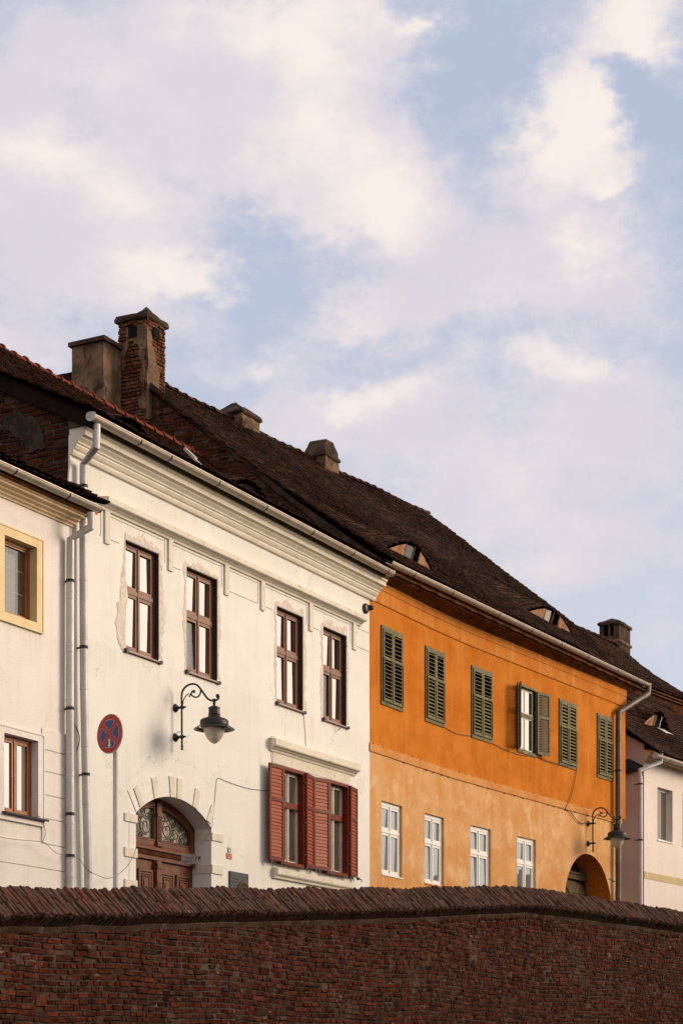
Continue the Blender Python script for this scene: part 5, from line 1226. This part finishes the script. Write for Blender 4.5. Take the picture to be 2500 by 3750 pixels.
for (u0, w, s0, A_) in DR:
    v0 = s0/LVR; pts = [(right_S0(u0+(-w+2*w*k/24)/LUR, v0), right_S(u0+(-w+2*w*k/24)/LUR, v0+1e-4)) for k in range(25)]
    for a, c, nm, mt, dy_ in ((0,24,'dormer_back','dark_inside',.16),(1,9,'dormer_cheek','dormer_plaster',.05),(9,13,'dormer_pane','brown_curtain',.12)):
        q = MB(); q.grid([[tuple(p0+np.array([0,dy_,-.02])) for p0, p1 in pts[a:c+1]], [tuple(p1+np.array([0,dy_,-.005])) for p0, p1 in pts[a:c+1]]], False, False); q.build(nm, mt, rroof)
    q = MB(); p0 = pts[9][0]; p1 = pts[15][0]; q.tube([p0+np.array([0,.02,.03]), p1+np.array([0,.02,.03])], .022, 5); q.tube([pts[15][0]+np.array([0,.04,0]), pts[15][1]+np.array([0,.04,0])], .014, 5); q.build('dormer_frame', 'cream_sash', rroof)
    p, a, c, n = surf_frame(right_S0, u0+.25/LUR, v0-.16/LVR); q = MB(); q.prism([p+a*x+c*y+n*.075 for x, y in ((-.42,.10),(.10,.12),(.46,-.05),(.20,-.03),(-.12,-.10),(-.22,.03))], tuple(n*.012)); q.build('white_board', 'sign_white', rroof)
# pipe
fq = upr(2413,2770,-.42)[0]
def PR(px, py, o): u, z = upr(px, py, o); return rp(u, o, z)
downpipe(rh, [PR(2416,2752,-.42), PR(2418,2790,-.42), PR(2340,2822,-.10), PR(2342,2850,-.10), PR(2343,3345,-.10)], .062, 'zinc', [upr(2342,y_,-.10)[1] for y_ in (2846,2870,2960,3200)], [upr(2342,y_,-.10)[1] for y_ in (2871,3076)])

# ================================================================== house behind with the upper roof
bh = thing('rear_house', 'dark tiled roof rising behind the pink house at the right', 'house', (27, 2, 2.6))
b0 = np.array([23.9, 2.05, 0]); b1 = np.array([34., .8, 0]); bd = b1-b0
def line_at(px, py, o):
    n_ = np.array([-bd[1], bd[0], 0])/np.linalg.norm(bd); return np.array(upl(px, py, (b0+n_*o)[:2], (b1+n_*o)[:2]))
e0, e1 = line_at(2372,2508,0), line_at(2500,2578,0); t0, t1 = line_at(2310,2380,3.2), line_at(2500,2465,3.2)
ze_, zr_ = (e0[2]+e1[2])/2, (t0[2]+t1[2])/2
n_ = np.array([-bd[1], bd[0], 0])/np.linalg.norm(bd); bu = bd/np.linalg.norm(bd); LB = 11.
BE = b0+np.array([0,0,ze_]); BT = b0+n_*3.2+np.array([0,0,zr_])
def back_S(u, v): return BE+bu*LB*u+(BT-BE)*v+np.array([0,0,-.12*math.sin(math.pi*v)])
LVB = float(np.linalg.norm(BT-BE))
m = MB(); m.grid([[tuple(back_S(u,v)-np.array([0,0,.03])) for u in np.linspace(0,1,20)] for v in np.linspace(0,1,14)], False, False)
q = n_*3.4+np.array([0,0,-(zr_-ze_)]); m.poly([tuple(back_S(0,1)), tuple(back_S(1,1)), tuple(back_S(1,1)+q), tuple(back_S(0,1)+q)]); broof = m.build('roof', 'roof_under', bh)
tile_roof(broof, back_S, LB, LVB, TV, 'roof_tile', w=.19, expo=.165, seed=91, wave=.03)
m = MB(); c0, c1 = BE+n_*.09, BE+bu*LB+n_*.09; dz = np.array([0,0,1.])
m.poly([tuple(c0+dz*.06), tuple(c1+dz*.06), tuple(c1-dz*8), tuple(c0-dz*8)]); m.build('wall', 'gable_brick', bh)
for k in range(2):
    m = MB(); a_, c_ = BE-n_*(.02-.05*k)-dz*(.03+.07*k), BE+bu*LB-n_*(.02-.05*k)-dz*(.03+.07*k); m.tube([a_, c_], .022, 6); m.build('eaves_batten', 'soffit_wood', broof)
rr = random.Random(6)
for k in range(30):
    p = BT+bu*(LB*k/30); q = BT+bu*(LB*(k+1)/30); m = MB(); rows = []
    for t, rad in ((0,.10),(1.,.12)):
        c = p+(q-p)*t; rows.append([tuple(c+n_*rad*math.cos(math.pi*a/7)+dz*(rad*math.sin(math.pi*a/7)-.01+rr.uniform(-.01,.01))) for a in range(8)])
    m.grid(rows, False, False); m.build('ridge_tile', 'roof_tile_red', broof)
# its chimney with flue openings
y1 = 4.0; x0, x1, yb, zt = chim_px(y1, 2265, 2306, 2193, 2285, 2340); zb = up(2265,2420,y1)[1]-.8
c4 = MB(); zf0, zf1 = up(2265,2327,y1)[1], up(2265,2285,y1)[1]; hm = yb-y1
c4.box(x0, x1, y1, yb, zb, zf0); c4.box(x0, x1, y1, yb, zf1, zt+.03)
for (a, c) in ((y1, y1+.28*hm), (y1+.46*hm, y1+.56*hm), (y1+.80*hm, yb)): c4.box(x0, x1, a, c, zf0, zf1)
c4 = c4.build('chimney', 'chimney_plaster_dark', bh)
rough_cap(x0, x1, y1, yb, zt, .12, .06, 'chimney_plaster_dark', c4, 9, .14)
rough_cap(x0, x1, y1, yb, up(2265,2352,y1)[1], .11, .05, 'chimney_plaster', c4, 10)
m = MB(); m.box(x0-.3, x1+.1, y1-.25, yb+.2, zb+.42, zb+.56); m.build('chimney_apron', 'ridge_red', c4)

# ================================================================== street lamps on the walls
LXp = up(642,2597)[0]
def LP(zx, zy): y, z = upx(600+zx/5.227, 2450+zy/5.227, LXp); return y, z
def lamp(x, dy, dz, label):
    t = thing('wall_lamp', label, 'street lamp', (x, dy, 5.8+dz), 'wrought iron lamps bracketed from the house fronts')
    def P(zx, zy): y, z = LP(zx, zy); return (x, y+dy, z+dz)
    m = MB(); main = [P(*q) for q in [(350,1515),(347,1100),(345,700),(343,520),(352,450),(378,390),(425,335),(490,298),(565,285),(632,305),(680,350),(725,410),(780,490),(840,565),(900,600),(960,607),(1015,590),(1048,555),(1050,520)]]
    m.tube(smooth_path(main, 5), .0175, 9); m.ball(P(1030,515), .035); m.ball(P(350,1530), .024); m.lathe(P(350,1478), [(.018,-.01),(.028,0),(.018,.012)], 10); m.build('bracket', 'iron', t)
    m = MB(); m.tube(smooth_path([P(*q) for q in [(705,380),(704,450),(672,515),(615,540),(555,520),(528,475),(540,430),(580,412)]], 5), .0135, 8); m.ball(P(578,432), .027)
    m.tube(smooth_path([P(*q) for q in [(362,690),(378,600),(420,520),(478,478),(512,495),(505,520)]], 5), .009, 7); m.ball(P(495,522), .016); m.ball(P(522,488), .016); m.build('scroll', 'iron', t)
    for zy in (735, 1300):
        m = MB(); y0, z0 = P(345, zy)[1:]; m.lathe((x, dy, z0), [(.075,0),(.07,.02),(.035,.045),(.022,.06),(.03,.075),(.018,.09),(.018,-y0+dy-.03),(.034,-y0+dy-.015),(.034,-y0+dy+.02),(.022,-y0+dy+.04),(.012,-y0+dy+.06),(.018,-y0+dy+.075),(.001,-y0+dy+.09)], 14, (0,-1,0)); m.build('wall_mount', 'iron', t)
    m = MB(); a = P(330,1200); m.tube([a, (x, dy-.02, a[2]-.005)], .007, 5); m.build('cable_stub', 'sign_grey', t)
    ya = LP(965,700)[0]+dy; k = .000853
    def z(zy): return LP(965, zy)[1]+dz
    c = (x, ya, 0.)
    m = MB(); m.lathe(c, [(.001,z(560)),(.030,z(575)),(.034,z(600)),(.022,z(632)),(.022,z(655)),(.030,z(662)),(.022,z(672)),(.022,z(700)),(.05,z(712)),(.092,z(735)),(.101,z(745)),(.101,z(757)),(.094,z(762)),(.094,z(852)),(.104,z(860)),(.104,z(870)),(.096,z(880)),(.105,z(910)),(.14,z(935)),(.205,z(960)),(.235,z(985)),(.240,z(1005)),(.236,z(1010)),(.242,z(1040)),(.238,z(1045)),(.243,z(1075)),(.228,z(1110)),(.205,z(1135)),(.17,z(1135)),(.17,z(1100))], 36); m.build('lamp_head', 'iron', t)
    m = MB(); m.lathe(c, [(.268,z(1098)),(.30,z(1122)),(.342,z(1150)),(.345,z(1158)),(.30,z(1140)),(.268,z(1110)),(.268,z(1098))], 40)
    for q in range(6):
        a = q*math.pi/3+.3; m.tube([(x+.22*math.cos(a), ya+.22*math.sin(a), z(1100)), (x+.285*math.cos(a), ya+.285*math.sin(a), z(1116))], .010, 5)
    m.build('brim', 'iron', t)
    m = MB(); m.lathe(c, [(.178,z(1110)),(.179,z(1150)),(.172,z(1200)),(.155,z(1260)),(.128,z(1320)),(.09,z(1375)),(.05,z(1412)),(.02,z(1428)),(.001,z(1432))], 32); m.build('globe', 'globe', t)
lamp(LXp, 0, 0, 'large black wall lamp over the arched door of the white house')
x2 = upo(2150.7,3019)[0]; lamp(x2, bend(x2), upo(2150.7,3019)[1]-up(642,2597)[1], 'black wall lamp over the archway of the orange house')

# ================================================================== no-stopping sign
sx, sz = up(404,2687.5,-1.6); sp_ = (up(424,2800,-1.55)[0], -1.55)
rs = thing('road_sign', 'round red and blue no stopping sign on a grey pole beside the drainpipes', 'road sign', (sp_[0], sp_[1], 1.9))
def w2s(v): v = np.array(v, float); return np.array([v[:2]@DV, -(v[:2]@NV), v[2] if len(v) > 2 else 0.])
SN = w2s((-.68,-.73,0)); SRt = w2s((.73,-.68,0)); SC = np.array([sx, -1.6, sz]); SR_ = .285; UPv = np.array([0,0,1.])
def sp3(u, w, o=0.): return tuple(SC+SRt*u+UPv*w+SN*o)
m = MB(); m.lathe(SC, [(.001,-.008),(SR_,-.008),(SR_+.006,-.004),(SR_+.006,.008),(SR_-.004,.010)], 48, SN); m.build('sign_back', 'zinc', rs)
m = MB(); m.poly([sp3(SR_*.985*math.cos(t), SR_*.985*math.sin(t), .0085) for t in np.linspace(0, 6.2832, 48, endpoint=False)]); m.build('sign_face', 'sign_red', rs)
def sector(ctr, R0, w, o, name, mat):
    pts = []; c, s = math.cos(ctr), math.sin(ctr); a0 = math.pi/4-math.asin(w/R0)
    for t in np.linspace(-a0, a0, 12): pts.append((R0*math.cos(ctr+t), R0*math.sin(ctr+t)))
    pts.append((w*math.sqrt(2)*c, w*math.sqrt(2)*s)); m = MB(); m.poly([sp3(u, v, o) for u, v in pts]); m.build(name, mat, rs)
for q in range(4):
    a = math.pi/2*q+math.pi/2+.06; sector(a, SR_*.735, .034, .0105, 'sign_edging', 'sign_white'); sector(a, SR_*.715, .038, .0125, 'sign_sector', 'sign_blue')
ao = -.62*SR_*.76; m = MB(); m.poly([sp3(u*1.15, ao+v*1.1-.01, .0150) for u, v in ((-.018,.058),(.018,.058),(.018,-.012),(.040,-.012),(0,-.062),(-.040,-.012),(-.018,-.012))]); m.build('arrow', 'sign_white', rs)
m = MB(); m.tube([(sp_[0], sp_[1], 1.5), (sp_[0], sp_[1], sz-.05), (sp_[0], sp_[1], sz+.16)], .040, 16); m.build('pole', 'zinc', rs)
for dz_ in (-.10, .10):
    m = MB(); m.lathe((sp_[0], sp_[1], sz+dz_), [(.041,-.015),(.046,-.015),(.046,.015),(.041,.015)], 14); c_ = np.array([sp_[0], sp_[1], sz+dz_]); e_ = SC+np.array([0,0,dz_]); m.tube([c_, e_], .012, 6); m.build('clamp', 'zinc', rs)

# ================================================================== garage notice
gx_, gz2 = up(664,3164,.12); gs = thing('notice_board', 'small grey hand-lettered garage warning board on the carriage door', 'sign', (gx_, .12, gz2))
ex_ = w2s((1,0,0)); en_ = w2s((0,-1,0)); g0 = np.array([gx_, .12, gz2]); dpt = W(gx_, .12, 0).y; gw = 62/FPX*dpt; gh = 35/FPX*dpt
m = MB(); m.prism([g0, g0+ex_*gw, g0+ex_*gw+UPv*gh, g0+UPv*gh], tuple(-en_*.012)); m.build('board', 'sign_grey', gs)
m = MB(); text_faces('ATENTIE', gh*.28, g0+ex_*gw*.08+UPv*gh*.56+en_*.004, ex_, UPv, m, spacing=1.10); text_faces('GARAJ', gh*.28, g0+ex_*gw*.13+UPv*gh*.16+en_*.004, ex_, UPv, m, spacing=1.18)
m.poly([tuple(g0+ex_*gw*a+UPv*gh*c+en_*.004) for a, c in ((.575,.50),(.59,.50),(.585,.44),(.57,.44))]); m.build('lettering', 'letter_red', gs)
m = MB(); m.poly([tuple(g0+ex_*gw*(.885+.028*math.sin(t))+UPv*gh*(.62+.27*math.cos(t))+en_*.0045) for t in np.linspace(0,6.28,14,endpoint=False)]); m.poly([tuple(g0+ex_*gw*(.865+.033*math.sin(t))+UPv*gh*(.20+.06*math.cos(t))+en_*.0045) for t in np.linspace(0,6.28,12,endpoint=False)]); m.build('exclamation_mark', 'sign_red', gs)

# ================================================================== plaques
def fq(px, py, y=0.): x, z = up(px, py, y); return x, z
S13 = 13.067
def pq(a, c): return up(810+a/S13, 3080+c/S13)
x0, z1 = pq(240,550); x1, z0 = pq(495,880); z0 = pq(240,830)[1]
pr = thing('wall_plaque', 'small red square plaque on white wall to the right of the arched door', 'plaque', (x0, 0, z0))
m = MB(); m.box(x0, x1, -.012, .001, z0, z1); m.build('plate', 'plaque_red', pr)
m = MB(); cxp, czp = (x0+x1)/2, z0+(z1-z0)*.35; r0, r1 = (x1-x0)*.36, (x1-x0)*.47
for k in range(7):
    t0_ = 2.75-k*.36; t1_ = t0_-.27; m.poly([(cxp+r*math.cos(t), -.0135, czp+r*.95*math.sin(t)) for r, t in ((r0,t0_),(r0,t1_),(r1,t1_),(r1,t0_))])
m.box(cxp-.022, cxp+.022, -.0145, -.0125, czp-.02, czp); m.build('relief', 'sign_white', pr)
x0, z1 = pq(305,310); x1 = pq(430,530)[0]; z0 = pq(305,530)[1]
pn = thing('number_plate', 'tiny black and white number plate above the red plaque', 'plaque', (x0, 0, z0))
m = MB(); m.box(x0, x1, -.012, .001, z0, z1); m.build('plate', 'letter_dark', pn); w_ = x1-x0; h_ = z1-z0
m = MB(); m.poly([(x0+.06*w_,-.0135,z0+.04*h_),(x0+.25*w_,-.0135,z0+.04*h_),(x0+.35*w_,-.0135,z1-.2*h_),(x1-.05*w_,-.0135,z1-.05*h_),(x0+.06*w_,-.0135,z1-.05*h_)]); m.poly([(x0+.35*w_,-.0135,z0+.25*h_),(x0+.85*w_,-.0135,z0+.05*h_),(x0+.75*w_,-.0135,z0+.75*h_),(x0+.6*w_,-.0135,z0+.8*h_)]); m.build('figure', 'sign_white', pn)
x0, z1 = pq(362,1435); x1 = pq(1226,1565)[0]; z0 = z1-.72
pm = thing('memorial_plaque', 'dark slate memorial plaque with round bronze medallion half hidden by the wall', 'plaque', (x0, 0, z0))
m = MB(); m.box(x0, x1, -.035, .001, z0, z1); m.build('slab', 'plaque_dark', pm)
m = MB(); rg = random.Random(8)
for r in range(9):
    z = z1-.14-r*.055; x = x0+.06
    while x < x0+(x1-x0)*.50:
        w_ = rg.uniform(.02,.06); m.box(x, x+w_, -.0362, -.034, z, z+.022); x += w_+.014
m.build('inscription', 'dark_lining', pm)
mcx, mcz = x0+(x1-x0)*.70, z1-.36; m = MB(); RM_ = .21
m.lathe((mcx,-.033,mcz), [(.001,.022),(RM_*.80,.020),(RM_*.86,.030),(RM_*.97,.030),(RM_,.02),(RM_,0)], 32, (0,-1,0)); md = m.build('medallion', 'bronze', pm)
m = MB(); m.lathe((mcx-.01,-.05,mcz+.02), [(.085,0),(.08,.02),(.06,.04),(.03,.05),(.001,.052)], 14, (0,-1,0)); m.lathe((mcx,-.05,mcz-.12), [(.10,0),(.085,.018),(.05,.03),(.001,.032)], 12, (0,-1,0)); m.lathe((mcx-.05,-.06,mcz+.0), [(.03,0),(.02,.03),(.001,.04)], 8, (0,-1,0)); m.build('relief', 'bronze', md)
for xx in (x0+.06, x1-.05): m = MB(); m.lathe((xx,-.034,z1-.07), [(.016,0),(.014,.01),(.001,.014)], 10, (0,-1,0)); m.build('bolt', 'iron', pm)
# fitting on the corner
fx, fz = up(1350,2228,-.08); f = thing('alarm_bell', 'small dark round fitting on the corner between white and orange house', 'fitting', (fx, -.08, fz))
m = MB(); m.lathe((fx-.02,0,fz), [(.10,0),(.105,.03),(.085,.06),(.03,.075),(.001,.078)], 18, (0,-1,0)); m.build('bell', 'iron', f); m = MB(); m.lathe((fx+.03,-.06,fz+.02), [(.055,0),(.06,.03),(.04,.09),(.001,.11)], 14, (.4,-1,0)); m.build('horn', 'iron', f)

# ================================================================== cables
def cable(label, pts, y, r=.0045, warp=False, name='cable'):
    P = []
    for px, py in pts:
        x, z = (upo if warp else up)(px, py, y); P.append((x, y+(bend(x) if warp else 0), z))
    m = MB(); m.tube(smooth_path(P, 5), r, 5); single(name, label, 'cable', m, 'cable', P[0], 'thin cables clipped to the house fronts')
Z3 = lambda L: [(a/2.24, 2500+c/2.24) for a, c in L]
cable('thin cable sagging from the cream house past both drainpipes to the arched door', Z3([(-20,1262),(120,1285),(350,1308),(400,1340),(460,1395),(540,1420),(610,1430),(660,1455),(690,1500),(745,1550),(830,1592),(890,1605),(960,1580),(1040,1510),(1100,1410),(1125,1310)]), -.19)
cable('short cable looping down from the lower left window sill', Z3([(285,1110),(310,1092),(340,1120),(368,1190),(372,1250),(352,1306)]), -.05)
cable('short black cable hanging between the two drainpipes', Z3([(606,335),(632,375),(652,440),(650,500),(636,552)]), -.03, .008)
Z6 = lambda L: [(600+a/1.96, 2500+c/1.96) for a, c in L]
cable('cable running from the red shutters and down into the arched doorway', Z6([(775,775),(640,765),(540,740),(440,705),(385,688),(372,780),(362,880),(355,960),(335,1060),(290,1130),(225,1197)]), -.012)
cable('thin wire dropping from a brown window to the stone hood', Z6([(1000,215),(1006,260),(1012,330),(1020,455)]), -.012, .005)
cable('thin wire over the left end of the stone hood', Z6([(790,388),(768,390),(765,440),(768,520),(778,600)]), -.17, .005)
cable('drooping wire under the orange upper windows', [(1300+a/2.24, 2600+c/2.24) for a, c in [(735,145),(790,175),(850,200),(960,216),(1050,240),(1130,278),(1250,335),(1380,375),(1470,372)]], -.012, .007, True)
ZR = lambda L: [(1900+a/2.613, 2600+c/2.613) for a, c in L]
cable('dark cable crossing the orange wall down to the right lamp', ZR([(160,430),(250,480),(380,520),(470,535),(545,552),(540,620),(512,760),(490,840),(465,890),(442,945),(480,965),(530,1030),(570,1075),(620,1088),(655,1070)]), -.035, .010, True)
cable('short wire from the archway edge to the brown drainpipe', ZR([(858,1612),(890,1630),(915,1642)]), -.02, .009, True)

# ================================================================== unseen row of houses added behind the viewpoint to shade the foot of the wall
nb = thing('unseen_shade_house', 'unseen plain grey house row added to shade the retaining wall', 'house', (20, -24, -1.6))
m = MB(); m.box(-2, 55, -29, -22, -1.6, 6.9); m.build('wall', 'grey_plaster', nb)
m = MB(); m.prof([(-21.6,6.9),(-25.5,9.0),(-29.4,6.9)], [-2.4, 55.4]); m.build('roof', 'roof_tile_red', nb)
